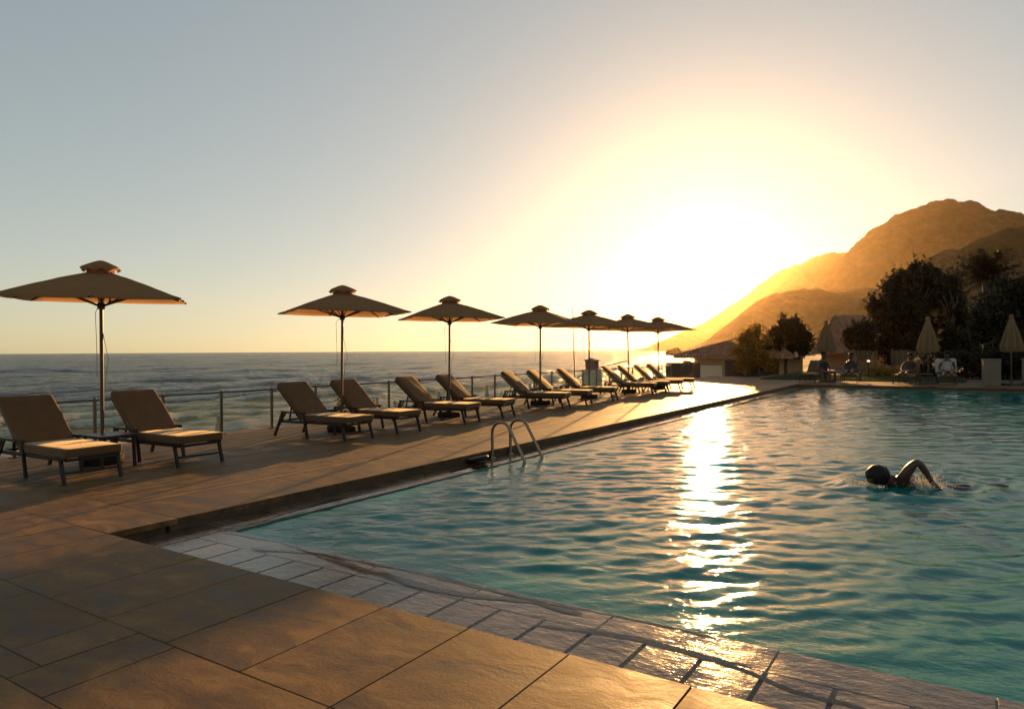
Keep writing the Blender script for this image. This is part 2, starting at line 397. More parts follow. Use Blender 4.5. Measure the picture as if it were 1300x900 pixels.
def cushion(name, size, mat, parent, center, rot=None, bev=.03, puff=.008, seams=0):
    bm = bmesh.new(); bmesh.ops.create_cube(bm, size=1.)
    for v in bm.verts: v.co = Vector((v.co.x * size[0], v.co.y * size[1], v.co.z * size[2]))
    bmesh.ops.bevel(bm, geom=bm.edges[:], offset=bev, segments=3, profile=.6, affect='EDGES')
    bmesh.ops.subdivide_edges(bm, edges=[e for e in bm.edges if e.calc_length() > .2], cuts=7, use_grid_fill=True)
    for v in bm.verts:
        x, y = v.co.x / size[0] * 2, v.co.y / size[1] * 2
        n = .5 * math.sin(9 * v.co.x + 3 * v.co.y + size[0] * 5) + .5 * math.sin(13 * v.co.y - 5 * v.co.x + 1.)
        k = (1 - x * x) * (1 - y * y)
        if v.co.z > 0: v.co.z += puff * k * (1 + .5 * n)
        v.co.y += .004 * math.sin(11 * v.co.x + size[0]) * (1 if v.co.y > 0 else -1)
    m = Matrix.Translation(center) @ (rot.to_4x4() if rot else Matrix.Identity(4))
    bm.transform(m)
    me = bpy.data.meshes.new(name); bm.to_mesh(me); bm.free(); me.materials.append(mat)
    for p in me.polygons: p.use_smooth = True
    o = bpy.data.objects.new(name, me); col.objects.link(o); o.parent = parent
    return o

def skin_mesh(name, verts, edges, radii, mat, parent=None, root=0, sub=2):
    me = bpy.data.meshes.new(name + '_skeleton'); me.from_pydata(verts, edges, [])
    o = bpy.data.objects.new(name, me); col.objects.link(o)
    s = o.modifiers.new('s', 'SKIN'); s.use_smooth_shade = True
    for i, v in enumerate(me.skin_vertices[0].data):
        r = radii[i]; v.radius = r if isinstance(r, tuple) else (r, r); v.use_root = (i == root)
    sb = o.modifiers.new('d', 'SUBSURF'); sb.levels = sub; sb.render_levels = sub
    dg = bpy.context.evaluated_depsgraph_get()
    nm = bpy.data.meshes.new_from_object(o.evaluated_get(dg)); nm.name = name
    o.modifiers.clear(); o.data = nm; bpy.data.meshes.remove(me)
    nm.materials.clear(); nm.materials.append(mat)
    for p in nm.polygons: p.use_smooth = True
    if parent: o.parent = parent
    return o

def leaf_cloud(name, blobs, n, size, mat, parent, shell=.55, gap=.42, gscale=1.6, seed=1, droop=0.):
    """many small folded leaves spread through the volume of a set of ellipsoids, thinned by noise so light comes through"""
    rng = np.random.default_rng(seed)
    B = np.array([[*b[0], *b[1]] for b in blobs], dtype=float)
    vol = (B[:, 3] * B[:, 4] * B[:, 5]) ** .75; pr = vol / vol.sum()
    m = int(n * 2.2); ch = rng.choice(len(B), m, p=pr)
    d = rng.normal(size=(m, 3)); d /= np.linalg.norm(d, axis=1)[:, None]
    r = 1 - (1 - shell) * rng.random(m) ** 1.6 * 1.4
    r *= 1 + .16 * fbm(d[:, 0] * 3 + ch * 7.1, d[:, 2] * 3 + d[:, 1] * 2, 4, seed + 50)
    P = B[ch, :3] + d * B[ch, 3:] * r[:, None]
    g = fbm(P[:, 0] * gscale + P[:, 1] * .7, P[:, 2] * gscale + P[:, 1] * gscale, 4, seed + 9)
    keep = g > (gap - .5) ; P = P[keep][:n]; d = d[keep][:n]; k = len(P)
    ns = k // 45; q = rng.integers(0, k, ns); m_ = 14                      # twigs reaching out of the crown, each with its own leaves
    od = d[q] + rng.normal(size=(ns, 3)) * .45 + np.array([0, 0, .35 - droop]); od /= np.linalg.norm(od, axis=1)[:, None]
    ln = size * rng.uniform(2.5, 8., ns)
    tt = rng.random((ns, m_))
    Q = P[q][:, None, :] + od[:, None, :] * (ln[:, None] * tt)[:, :, None] + rng.normal(size=(ns, m_, 3)) * size * .35
    P = np.concatenate([P, Q.reshape(-1, 3)]); k = len(P)
    u = rng.normal(size=(k, 3)); u[:, 2] -= droop * 1.5; u /= np.linalg.norm(u, axis=1)[:, None]
    w = rng.normal(size=(k, 3)); w = np.cross(u, w); w /= np.linalg.norm(w, axis=1)[:, None]
    s = size * (.55 + .9 * rng.random(k))[:, None]
    V = np.empty((k, 4, 3)); V[:, 0] = P - u * s; V[:, 1] = P + w * s * .42; V[:, 2] = P + u * s; V[:, 3] = P - w * s * .42
    F = np.arange(k * 4).reshape(k, 4)
    return np_mesh(name, V.reshape(-1, 3), F, mat, parent, rnd=rng.random(k))

def limb(mb, p0, p1, r0, r1, wob=.08, n=6, seed=0):
    rr = random.Random(seed); p0, p1 = Vector(p0), Vector(p1); L_ = (p1 - p0).length
    pts = []; rs = []
    for i in range(n + 1):
        t = i / n; q = p0.lerp(p1, t)
        if 0 < i < n: q += Vector((rr.uniform(-1, 1), rr.uniform(-1, 1), rr.uniform(-.3, .3))) * wob * L_
        pts.append(q); rs.append(r0 + (r1 - r0) * t)
    mb.tube(pts, rs, 8)

# ------------------------------------------------------------------ camera
H = 1.42
PSI, PITCH, ROLL = R(32.9), -R(.36), R(.33)
fwd = Vector((-math.sin(PSI) * math.cos(PITCH), math.cos(PSI) * math.cos(PITCH), math.sin(PITCH)))
rt = Vector((math.cos(PSI), math.sin(PSI), 0)); up = rt.cross(fwd)
r2 = rt * math.cos(ROLL) - up * math.sin(ROLL); u2 = up * math.cos(ROLL) + rt * math.sin(ROLL)
cam = bpy.data.cameras.new('camera'); cam.sensor_width = 36; cam.lens = 890 / 1300 * 36
cam.clip_start = .05; cam.clip_end = 30000
co = bpy.data.objects.new('camera', cam); col.objects.link(co)
mw = Matrix((r2, u2, -fwd)).transposed().to_4x4(); mw.translation = (0, 0, H); co.matrix_world = mw
scene.camera = co

# ------------------------------------------------------------------ light
SUN_EL, SUN_AZ = R(7.0), R(17.2)              # azimuth to the left of +Y
sd = Vector((-math.sin(SUN_AZ) * math.cos(SUN_EL), math.cos(SUN_AZ) * math.cos(SUN_EL), math.sin(SUN_EL)))
sl = bpy.data.lights.new('sun', 'SUN'); sl.energy = 5.; sl.angle = R(.5); sl.color = (1., .52, .19)
so = bpy.data.objects.new('sun', sl); col.objects.link(so); so.rotation_euler = sd.to_track_quat('Z', 'Y').to_euler(); so.location = (0, 0, 30)
w = bpy.data.worlds.new('World'); scene.world = w; w.use_nodes = True
nt = w.node_tree; nt.nodes.clear()
out = nt.nodes.new('ShaderNodeOutputWorld'); bg = nt.nodes.new('ShaderNodeBackground')
sky = nt.nodes.new('ShaderNodeTexSky'); sky.sky_type = 'NISHITA'; sky.sun_disc = False
sky.sun_elevation = SUN_EL; sky.sun_rotation = -SUN_AZ; sky.altitude = 10; sky.air_density = .8; sky.dust_density = .5; sky.ozone_density = .8
bg.inputs['Strength'].default_value = .117
gm = nt.nodes.new('ShaderNodeGamma'); gm.inputs['Gamma'].default_value = .50
nt.links.new(sky.outputs[0], gm.inputs[0]); nt.links.new(gm.outputs[0], bg.inputs[0]); nt.links.new(bg.outputs[0], out.inputs[0])
vs = scene.view_settings
vs.view_transform = 'Standard'; vs.look = 'None'; vs.exposure = 1.22; vs.gamma = 1.; vs.use_curve_mapping = False
vs.use_white_balance = True; vs.white_balance_temperature = 6950; vs.white_balance_tint = 5

cy = scene.cycles
cy.use_denoising = True; cy.max_bounces = 8; cy.transparent_max_bounces = 12; cy.diffuse_bounces = 3; cy.glossy_bounces = 4
cy.volume_bounces = 0; cy.sample_clamp_indirect = 6.; cy.caustics_reflective = False; cy.caustics_refractive = False

# haze: even air round the whole scene
hm, hnt, ho = new_mat('haze')
pv = N(hnt, 'ShaderNodeVolumePrincipled', Density=.000018, Anisotropy=.875); pv.inputs['Color'].default_value = (1., .73, .43, 1)
L(hnt, pv, 'Volume', ho, 'Volume')
hz = MB().box((-1500, 1950, 200), (7400, 4300, 440)).build('haze', hm); tag(hz, 'pale golden haze in the evening air', kind='stuff')

# ------------------------------------------------------------------ water heights
def wave_set(n, lmin, lmax, dirdeg, spread, slope, seed):
    rng = np.random.default_rng(seed)
    lam = np.exp(rng.uniform(np.log(lmin), np.log(lmax), n)); a = R(dirdeg) + rng.normal(size=n) * R(spread)
    k = 2 * np.pi / lam; amp = slope / k * rng.uniform(.6, 1.4, n) / math.sqrt(n) * 1.41
    return k * np.cos(a), k * np.sin(a), amp, rng.uniform(0, 6.28, n)
PW = wave_set(110, .10, .72, 121, 27, .092, 3)
SWIM = (-.80, 8.80)
def pool_h(x, y):
    wx = x + .12 * np.sin(1.3 * y + .7 * x); wy = y + .12 * np.sin(1.1 * x - .8 * y)
    h = np.zeros_like(x)
    for kx, ky, a, p in zip(*PW):
        ph = kx * wx + ky * wy + p
        h += a * (np.sin(ph) + .22 * np.cos(2 * ph))
    r = np.hypot(x - SWIM[0] - .35, (y - SWIM[1] - .2))
    h += .022 * np.sin(r * 11.) * np.exp(-((r - .7) / .7) ** 2)
    return h
WZ = -.115
PX0, PX1, PY0, PY1 = -5.22, 7.5, 3.70, 29.3       # pool opening

# pool water, finer towards the near end
ys = [PY0]
while ys[-1] < PY1: ys.append(ys[-1] + .020 + .0030 * (ys[-1] - PY0))
ys[-1] = PY1; ys = np.array(ys)
xs = np.linspace(PX0, PX1, 560)
X, Y = np.meshgrid(xs, ys, indexing='ij')
edge = .22 + .78 * np.minimum(smooth(.0, .7, X - PX0), smooth(.0, .7, Y - PY0))
Z = WZ + pool_h(X, Y) * edge
pw = np_mesh('pool_water', np.stack([X, Y, Z], -1).reshape(-1, 3), grid_faces(*X.shape), M['pool'], smooth_=True)
tag(pw, 'turquoise rippled water of the swimming pool', kind='structure')

# pool shell
mb = MB(); D = -1.5
mb.box(((PX0 + PX1) / 2, (PY0 + PY1) / 2, D - .05), (PX1 - PX0 + .6, PY1 - PY0 + .6, .1))
mb.box((PX0 - .15, (PY0 + PY1) / 2, (D - .16) / 2), (.3, PY1 - PY0, -D - .17)); mb.box((PX1 + .15, (PY0 + PY1) / 2, (D - .16) / 2), (.3, PY1 - PY0, -D - .17))
mb.box(((PX0 + PX1) / 2, PY0 - .15, (D - .16) / 2), (PX1 - PX0 + .6, .3, -D - .17)); mb.box(((PX0 + PX1) / 2, PY1 + .15, (D - .16) / 2), (PX1 - PX0 + .6, .3, -D - .17))
tag(mb.build('pool_basin', M['tile']), 'turquoise tiled pool basin under the water', kind='structure')

# wet coping shelf: tiles with open slots along the deck side and a sloping kerb into the water
mb = MB(); g = .018
def shelf_tile(x0, x1, y0, y1, z=-.10, bev=.004):
    zz = z
    mb.box(((x0 + x1) / 2, (y0 + y1) / 2, zz - .04), (x1 - x0, y1 - y0, .08), bevel=bev)
xx = -5.29
while xx < PX1:
    shelf_tile(xx + .001, xx + .899, 3.4058, 3.697, -.1005, .006); xx += .90
xx = -5.29
while xx < PX1:
    shelf_tile(xx + g / 2, xx + .30 - g / 2, 2.90, 3.405)
    xx += .30
yy = 3.70
while yy < 29.4:
    shelf_tile(-5.66, -5.42, yy + g / 2, yy + .30 - g / 2)
    yy += .30
yy = 3.70
while yy < 29.2:
    shelf_tile(-5.4195, -5.225, yy + .001, yy + .899, -.1005, .006); yy += .90
shelf_tile(-5.66, -5.30, 2.90, 3.695)
xx = -5.66
while xx < PX1:
    shelf_tile(xx + .003, xx + .397, 29.305, 29.68); xx += .40
cp = mb.build('pool_coping', M['wet']); tag(cp, 'wet stone coping shelf round the pool just below deck level', kind='structure')
mb = MB()
mb.box((1., 3.3, -.20), (13.4, .84, .10)); mb.box((-5.44, 16.6, -.20), (.46, 25.8, .10)); mb.box((1., 29.5, -.20), (13.4, .4, .10))
tag(mb.build('coping_bed', M['grout']), 'dark bedding under the pool coping', kind='structure')

# thin film of water sloshing over the coping
def film(name, x0, x1, y0, y1, nx, ny, side):
    xs = np.linspace(x0, x1, nx); ys = np.linspace(y0, y1, ny)
    X, Y = np.meshgrid(xs, ys, indexing='ij')
    dist = (PY0 - Y) if side == 'near' else (PX0 - X)
    along = X if side == 'near' else Y
    lip = np.zeros_like(X)
    sc = 1. if side == 'near' else .55
    for i_, (c0, am, hh, wd_) in enumerate([(.05, .04, .0020, .03), (.18, .12, .0024, .04), (.36, .12, .0018, .045)]):
        sl_ = np.abs(np.sin(along * (1.45 + .21 * i_) + 2.1 * fbm(along * .6 + 4.7 * i_, along * 0, 3, 20 + i_)))   # scalloped wave fronts
        dd = dist - sc * (c0 + am * (1.3 * sl_ - .6) + .02 * fbm(along * 6, along * 0 + i_, 3, 25 + i_))
        on = smooth(-.25, .25, fbm(along * .8 + 9. * i_, along * 0 + 2., 2, 33 + i_) + .1)
        lip += hh * on * np.where(dd > 0, np.exp(-(dd / (wd_ * .55)) ** 2), np.exp(-(dd / (wd_ * 2.4)) ** 2))
    Z = -.1024 + 1.5 * lip
    o = np_mesh(name, np.stack([X, Y, Z], -1).reshape(-1, 3), grid_faces(nx, ny), M['film'], smooth_=True)
    return tag(o, 'thin clear film of pool water spilling over the coping', kind='structure')
film('water_film', -5.35, 4., 2.92, 3.695, 1300, 130, 'near')
film('water_film', -5.64, -5.228, 3.70, 29., 60, 1600, 'left')

# ------------------------------------------------------------------ deck
mb = MB()
def slab(x0, x1, y0, y1, gap=.003, z=0., t=.05, tilt=.0016, bev=.003):
    x0 += gap / 2 + random.uniform(0, .0015); x1 -= gap / 2 + random.uniform(0, .0015); y0 += gap / 2; y1 -= gap / 2
    cz = z - t / 2 + random.uniform(-.001, .001)
    rx, ry = random.uniform(-1, 1) * tilt, random.uniform(-1, 1) * tilt
    m = Matrix.Rotation(rx, 3, 'X') @ Matrix.Rotation(ry, 3, 'Y')
    mb.box(((x0 + x1) / 2, (y0 + y1) / 2, cz), (x1 - x0, y1 - y0, t), m=m, bevel=bev)
def row(y0, y1, joints):
    for a, b in zip(joints[:-1], joints[1:]): slab(a, b, y0, y1)
def jn(a, b, step, jit=.0):
    o = [a]
    while o[-1] < b: o.append(o[-1] + step + random.uniform(-jit, jit))
    return o
row(1.945, 2.885, [-9.2, -8.05, -6.9, -6.15, -5.64, -5.06, -4.46, -3.86, -3.29, -2.71, -2.135, -1.555, -.97, -.38, .2, .78, 1.36, 1.94, 2.52, 3.1, 3.7, 4.3, 4.9, 5.5, 6.1, 6.7, 7.3, 8.])
row(1.50, 1.945, [-9.2, -8.2, -7.3, -6.2, -5.45, -4.68, -3.83, -3.52])
row(1.36, 1.945, [-3.52, -3.2, -2.135, -1.30, -.5, .3, 1.2, 2., 3., 4., 5., 6., 7., 8.])
row(1.36, 1.50, [-9.2, -8., -6.6, -5.4, -4.5, -3.52])
row(.85, 1.36, [-9.2, -8.3, -7.4, -6.5, -5.9, -5., -4.3, -3.75, -3.02, -2.45, -1.6, -.9, 0., .9, 1.8, 2.7, 3.6, 4.5, 5.4, 6.3, 7.2, 8.])
for k in range(8): row(.85 - .6 * (k + 1), .85 - .6 * k, jn(-9.2, 8., .75, .2))
row(2.885, 3.47, [-10.9, -9.7, -8.6, -7.45, -6.72, -5.655])
row(2.885, 3.47, [-12., -10.9])
for a, b, c, d in [(1.36, 1.945, -12, -9.2), (1.945, 2.885, -12, -9.2), (.3, 1.36, -12, -9.2)]: slab(c, d, a, b)
ys_ = [3.47, 5.16, 6.75, 8.3, 9.95, 11.5, 13.2, 14.8, 16.5, 18.1, 19.7, 21.3, 22.9, 24.5, 26.1, 27.7, 29.3, 31., 32.6, 34.2, 36.3]
for a, b in zip(ys_[:-1], ys_[1:]): slab(-6.52, -5.655, a, b)
for a, b in zip([29.69, 30.6, 31.5, 32.4], [30.6, 31.5, 32.4, 33.4]): row(a, b, jn(-5.655, 9.5, .95, .02))
for a, b in zip([33.4, 34.4, 35.4], [34.4, 35.4, 36.3]): row(a, b, jn(-5.655, -3.0, .95, .02))
dk = mb.build('pool_deck', M['deck']); tag(dk, 'warm beige stone slabs paving the pool terrace', kind='structure')
mb = MB(); k = 0
x = -6.52
while x > -10.95:
    wd = .118 if k % 5 else .150
    y = 3.47 - (0 if k % 2 else 0)
    while y < 36.3:
        ln = min(random.uniform(2.2, 3.6), 36.3 - y)
        if 36.3 - y - ln < .5: ln = 36.3 - y
        mb.box((x - wd / 2, y + ln / 2, -.014 + random.uniform(-.0012, .0012)), (wd - .009, ln - .004, .028), bevel=.003,
               m=Matrix.Rotation(random.uniform(-.006, .006), 3, 'Y'))
        y += ln
    x -= wd; k += 1
tag(mb.build('decking', M['board']), 'weathered narrow boards under the row of loungers', kind='structure')
mb = MB()
mb.box((-8.32, 19.9, -.25), (5.32, 33., .42)); mb.box((-2., -.0, -.25), (20., 5.75, .42)); mb.box((2.0, 33., -.25), (15.2, 6.6, .42)); mb.box((-8.8, 3.1, -.25), (6.24, .55, .42))
mb.box((-10.93, 18., -1.3), (.12, 38., 2.4)); mb.box((-8.3, 36.42, -1.3), (5.3, .12, 2.4))
tag(mb.build('deck_bed', M['grout']), 'dark bedding and edge wall under the terrace paving', kind='structure')

# ------------------------------------------------------------------ land, beach, sea, hills
def shore_x(y): return np.minimum(-36., -.333 * y)
def axis(parts):
    o = []
    for a, b, s in parts: o.append(np.arange(a, b, s))
    return np.concatenate(o)
ax = axis([(-700, -300, 20), (-300, -120, 8), (-120, -50, 4), (-50, -11, .6), (-11, 20, 2.), (20, 100, 10), (100, 1400, 60)])
ay = axis([(-60, 0, 5), (0, 60, 1.), (60, 140, 4), (140, 700, 12), (700, 2600, 60)])
X, Y = np.meshgrid(ax, ay, indexing='ij')
t = X - shore_x(Y)
Z = -4.4 - .03 * np.clip(-t, 0, 60) + 1.1 * smooth(-4, 10, t) + 2.3 * smooth(10, 23, t)
Z = Z + .35 * fbm(X * .22, Y * .22, 5, 31) * smooth(3, 14, t) + 8 * smooth(150, 900, t) * (1 + fbm(X * .004, Y * .004, 4, 32))
Z = np.where((X > -10.6) & (Y < 36.), -2.6, Z)
Z = np.where((X > -9) & (Y >= 36.) & (Y < 70), -.10, Z)
Z = np.where((X <= -9) & (X > -13) & (Y >= 36.3) & (Y < 60), -1.4, Z)
bch = np_mesh('beach', np.stack([X, Y, Z], -1).reshape(-1, 3), grid_faces(*X.shape), M['sand'], smooth_=True)
tag(bch, 'sandy beach and coastal ground below the terrace', kind='structure')

SEA = -3.9
th = np.radians(np.linspace(-14, 112, 620)); rr = [22.]
while rr[-1] < 4800: rr.append(rr[-1] * 1.0105 + .02)
rr = np.array(rr)
T, RR = np.meshgrid(th, rr, indexing='ij')
X = -np.sin(T) * RR; Y = np.cos(T) * RR
SW = [np.concatenate(q) for q in zip(wave_set(70, .8, 9, 5, 34, .17, 8), wave_set(30, 11, 70, 8, 24, .06, 18))]
h = np.zeros_like(X)
cell = RR * .0105 + .2
for kx, ky, a, p in zip(*SW):
    lam = 2 * np.pi / math.hypot(kx, ky)
    fade = np.clip((lam / (cell * 2.5)) - .6, 0, 1)
    h += a * np.sin(kx * X + ky * Y + p) * fade
off = shore_x(Y) - X                                # metres out from the shore
foam = np.zeros_like(X)
for d0, amp, wid, sd_ in [(3.5, .16, 1.4, 1), (10.5, .38, 1.5, 2), (21, .62, 1.9, 3), (37, .5, 2.6, 4), (62, .45, 3.6, 5), (95, .4, 5., 6)]:
    dd = d0 + 3.4 * fbm(Y * .045, Y * 0 + sd_ * 3.3, 3, 40 + sd_) + .5 * fbm(Y * .5, X * .1, 3, 60 + sd_)
    along = np.clip(.62 + 1.0 * fbm(Y * .06 + sd_ * 11., Y * 0, 3, 50 + sd_), 0, 1.2)
    q = off - dd
    pr = np.where(q > 0, np.exp(-(q / (wid * 1.9)) ** 2), np.exp(-(q / (wid * .55)) ** 2))
    h += amp * along * pr
    br = smooth(.45, .85, along) * (1.0 if d0 < 30 else .35)
    foam += br * np.where(q > 0, np.exp(-(q / (wid * .35)) ** 2), np.exp(-(q / (wid * 1.0)) ** 2)) * .74
foam += .42 * smooth(24, 2, off) * smooth(.1, .6, fbm(X * .5, Y * .2, 5, 71)) + .2 * smooth(8, 0, off)
h = h * smooth(-4, 6, off)
sea = np_mesh('sea', np.stack([X, Y, SEA + h], -1).reshape(-1, 3), grid_faces(*X.shape)[:, ::-1], M['sea'], smooth_=True, attrs={'foam': np.clip(foam, 0, 1), 'shallow': smooth(60, 4, off)})
tag(sea, 'evening sea with small breakers rolling to the beach', kind='structure')

def pix_dir(px, py):
    d = fwd * 890 + r2 * (px - 650) + u2 * (450 - py); return d
def hill(name, dist, prof, depth, label, seed, rough=.06, base=-6.):
    """mountain mass with its own depth: ridge heights along a line facing the terrace, falling off to front and back"""
    pts = []
    for px, py in prof:
        d = pix_dir(px, py); q = d * (dist / d.dot(fwd)); pts.append((q.dot(rt), q.z + H))
    pts = np.array(pts)
    nu, nv = 620, 141
    u = np.linspace(pts[0, 0], pts[-1, 0], nu); ridge = np.interp(u, pts[:, 0], pts[:, 1])
    ridge = ridge + dist * (.0034 * fbm(u / (dist * .016), u * 0 + seed, 4, seed + 3, .6) + .0016 * np.maximum(0, fbm(u / (dist * .004), u * 0 + seed, 3, seed + 4))) * smooth(base, base + dist * .03, ridge)
    v = np.linspace(-1, 1, nv)
    Uu, Vv = np.meshgrid(u, v, indexing='ij')
    rg = ridge[:, None]
    s = np.where(Vv < 0, 1 - np.abs(Vv) ** 1.25, 1 - np.abs(Vv) ** 1.6)
    dep = np.where(Vv < 0, depth * 1.0, depth * .8)
    f = fwd.copy(); f.z = 0; f.normalize()
    n = fbm(Uu / (dist * .10), Vv * depth / (dist * .10), 7, seed, .55)
    spur = fbm(Uu / (dist * .06), Vv * .6, 4, seed + 30)
    hgt = base + (rg - base) * s * (1 + (rough * 2.2 * n + .30 * spur * np.abs(Vv)) * np.minimum(1, 4 * np.abs(Vv) + .12))
    rdg = 1 - np.abs(fbm(Uu / (dist * .045), Vv * depth / (dist * .06), 6, seed + 60, .58)) * 2.2          # gullies and rock ribs
    rdg2 = 1 - np.abs(fbm(Uu / (dist * .014) + 5, Vv * depth / (dist * .02), 4, seed + 70, .6)) * 2.
    hgt += ((rdg - .6) * rough * 1.3 * np.minimum(1, 3 * np.abs(Vv) + .05) + (rdg2 - .6) * rough * .30 * np.minimum(1, 3 * np.abs(Vv) + .30)) * np.maximum(rg - base, 0) * s
    hgt += (n * rough * .10 + .004 * fbm(Uu / (dist * .012), Vv * 9, 4, seed + 5)) * np.maximum(rg - base, 0)
    P = np.stack([rt.x * Uu + f.x * (dist + Vv * dep), rt.y * Uu + f.y * (dist + Vv * dep), hgt], -1).reshape(-1, 3)
    o = np_mesh(name, P, grid_faces(nu, nv), M['hill'], smooth_=True)
    return tag(o, label, kind='structure')
hill('hill', 1800, [(940, 443), (975, 412), (1000, 392), (1030, 366), (1053, 345), (1078, 325), (1092, 312), (1100, 305), (1123, 287), (1140, 277), (1160, 265), (1172, 261), (1185, 257), (1197, 254), (1207, 252.5), (1216, 255), (1225, 254), (1240, 253.5), (1246, 259), (1250, 263), (1264, 268), (1268, 264), (1275, 266), (1280, 273), (1283, 282), (1290, 287), (1310, 288), (1340, 284), (1400, 300), (1480, 340), (1560, 400), (1600, 443)], 420, 'tall rocky mountain with a blunt summit', 101, .05)
hill('hill', 2800, [(815, 444), (830, 440), (845, 431), (860, 425), (890, 413), (920, 395), (950, 375), (965, 362), (980, 351), (1000, 341), (1020, 334), (1035, 326), (1048, 321.5), (1060, 323), (1085, 322), (1120, 330), (1180, 360), (1260, 443)], 500, 'farther ridge fading into the sunset glare', 111, .03)
hill('hill', 800, [(880, 446), (905, 432), (931, 411), (945, 400), (957, 388), (970, 379), (986, 373), (1005, 369), (1019, 367), (1045, 368), (1060, 371), (1078, 369), (1100, 366), (1130, 372), (1180, 385), (1250, 446)], 200, 'low scrub covered foothill behind the bar', 121, .05)
hill('hill', 450, [(1085, 420), (1110, 372), (1140, 352), (1165, 337), (1185, 328), (1203, 317.5), (1218, 318), (1231, 309), (1243, 303), (1254, 299), (1266, 293), (1277, 290), (1300, 287), (1340, 280), (1420, 300), (1500, 360), (1540, 440)], 170, 'dark wooded slope on the right below the mountain', 131, .05)
# islet
bm = bmesh.new(); bmesh.ops.create_icosphere(bm, subdivisions=4, radius=1.)
for v in bm.verts:
    n_ = float(fbm(np.array([v.co.x * 2.3 + v.co.y]), np.array([v.co.z * 2.3 + v.co.y]), 4, 77)[0])
    v.co *= 1 + .28 * n_; v.co = Vector((v.co.x * 13, v.co.y * 12, v.co.z * 11 - 4.5))
me = bpy.data.meshes.new('sea_rock'); bm.to_mesh(me); bm.free(); me.materials.append(M['hill'])
o = bpy.data.objects.new('sea_rock', me); col.objects.link(o)
q = pix_dir(858, 449) * (650 / 890); o.location = (q.x, q.y, SEA)
tag(o, 'small rounded rock standing in the sea before the headland', 'rock')

# ------------------------------------------------------------------ loungers
def make_lounger():
    t = thing('sun_lounger', '', 'sun lounger')
    W = .28
    fr = MB()
    for s in (-1, 1): fr.bar((-.74, s * W, .25), (.79, s * W, .27), .03, .045)
    for xq in (-.74, -.2, .3, .79): fr.bar((xq, -W, .26), (xq, W, .26), .03, .03)
    fr.build('seat_frame', M['frame'], t)
    for s in (-1, 1):
        for (a, b) in (((-.87, 0), (-.67, .40)), ((-.07, 0), (-.16, .40)), ((.80, 0), (.72, .26))):
            MB().bar((a[0], s * (W + .022), a[1]), (b[0], s * (W + .022), b[1]), .028, .042).build('leg', M['frame'], t)
        MB().bar((-.70, s * (W + .022), .41), (-.13, s * (W + .022), .41), .034, .03).build('armrest', M['frame'], t)
        MB().bar((-.60, s * (W + .022), .39), (-.76, s * (W + .022), .18), .02, .026).build('brace', M['frame'], t)
    MB().bar((.775, -W, .12), (.775, W, .12), .022, .022).build('stretcher', M['frame'], t)
    p0, p1 = Vector((-.20, 0, .33)), Vector((-.79, 0, .865)); d = (p1 - p0)
    bf = MB()
    for s in (-1, 1): bf.bar(p0 + Vector((-.055, s * .265, -.045)), p1 + Vector((-.045, s * .265, -.05)), .028, .028)
    for k in (.15, .5, .95): bf.bar(p0 + d * k + Vector((-.055, -.265, -.045)), p0 + d * k + Vector((-.055, .265, -.045)), .028, .02)
    bf.bar(p0 + d * .5 + Vector((-.06, -.2, -.05)), (-.62, -.2, .26), .02); bf.bar(p0 + d * .5 + Vector((-.06, .2, -.05)), (-.62, .2, .26), .02)
    bf.build('back_frame', M['frame'], t)
    cushion('seat_cushion', (1.03, .60, .095), M['fabric'], t, Vector((.315, 0, .335)), bev=.022, puff=.010)
    ang = math.atan2(d.z, -d.x)
    xax = d.normalized(); yax = Vector((0, -1, 0)); zax = xax.cross(yax)
    rot = Matrix((xax, yax, zax)).transposed()
    cushion('back_cushion', (d.length + .03, .60, .085), M['fabric'], t, (p0 + p1) / 2 + zax * .0, rot=rot, bev=.022, puff=.010)
    return t
LY = [(3.98, 0, 'beige lounger nearest the camera, at the left edge of the row'),
      (5.29, 0, 'beige lounger just behind the nearest umbrella and low side table'),
      (8.06, 0, 'beige lounger in front of the second umbrella from the left'),
      (9.22, 2, 'beige lounger partly behind the pole of the second umbrella'),
      (11.02, 8, 'beige lounger just before the third umbrella from the left'),
      (12.32, 9, 'beige lounger behind the third umbrella, above the pool ladder'),
      (14.85, 13, 'beige lounger in front of the fourth umbrella from the left'),
      (16.05, 14, 'beige lounger partly behind the pole of the fourth umbrella'),
      (17.65, 14, 'beige lounger standing alone below the fifth umbrella'),
      (20.55, 13, 'beige lounger at the near end of the far cluster of four'),
      (21.75, 12, 'beige lounger second in the far cluster, behind the sixth umbrella pole'),
      (23.05, 11, 'beige lounger third in the far cluster'),
      (24.25, 10, 'beige lounger farthest along the row, by the last umbrella')]
lg = make_lounger()
for i, (y, a, lab) in enumerate(LY):
    o = lg if i == 0 else copy_tree(lg)
    o.location = (-8.91 + random.uniform(-.02, .02), y, 0); o.rotation_euler = (0, 0, R(a + random.uniform(-1, 1)))
    o['label'] = lab; o['group'] = 'sun loungers in a row along the glass fence'
# side table
t = thing('side_table', 'low dark side table between the two nearest loungers', 'table', (-9.0, 4.62, 0))
MB().box((0, 0, .385), (.50, .46, .03), bevel=.006).build('tabletop', M['frame'], t)
for sx in (-1, 1):
    for sy in (-1, 1): MB().bar((sx * .22, sy * .2, 0), (sx * .2, sy * .19, .37), .03).build('leg', M['frame'], t)
MB().bar((-.2, 0, .345), (.2, 0, .345), .03, .04).build('apron', M['frame'], t)

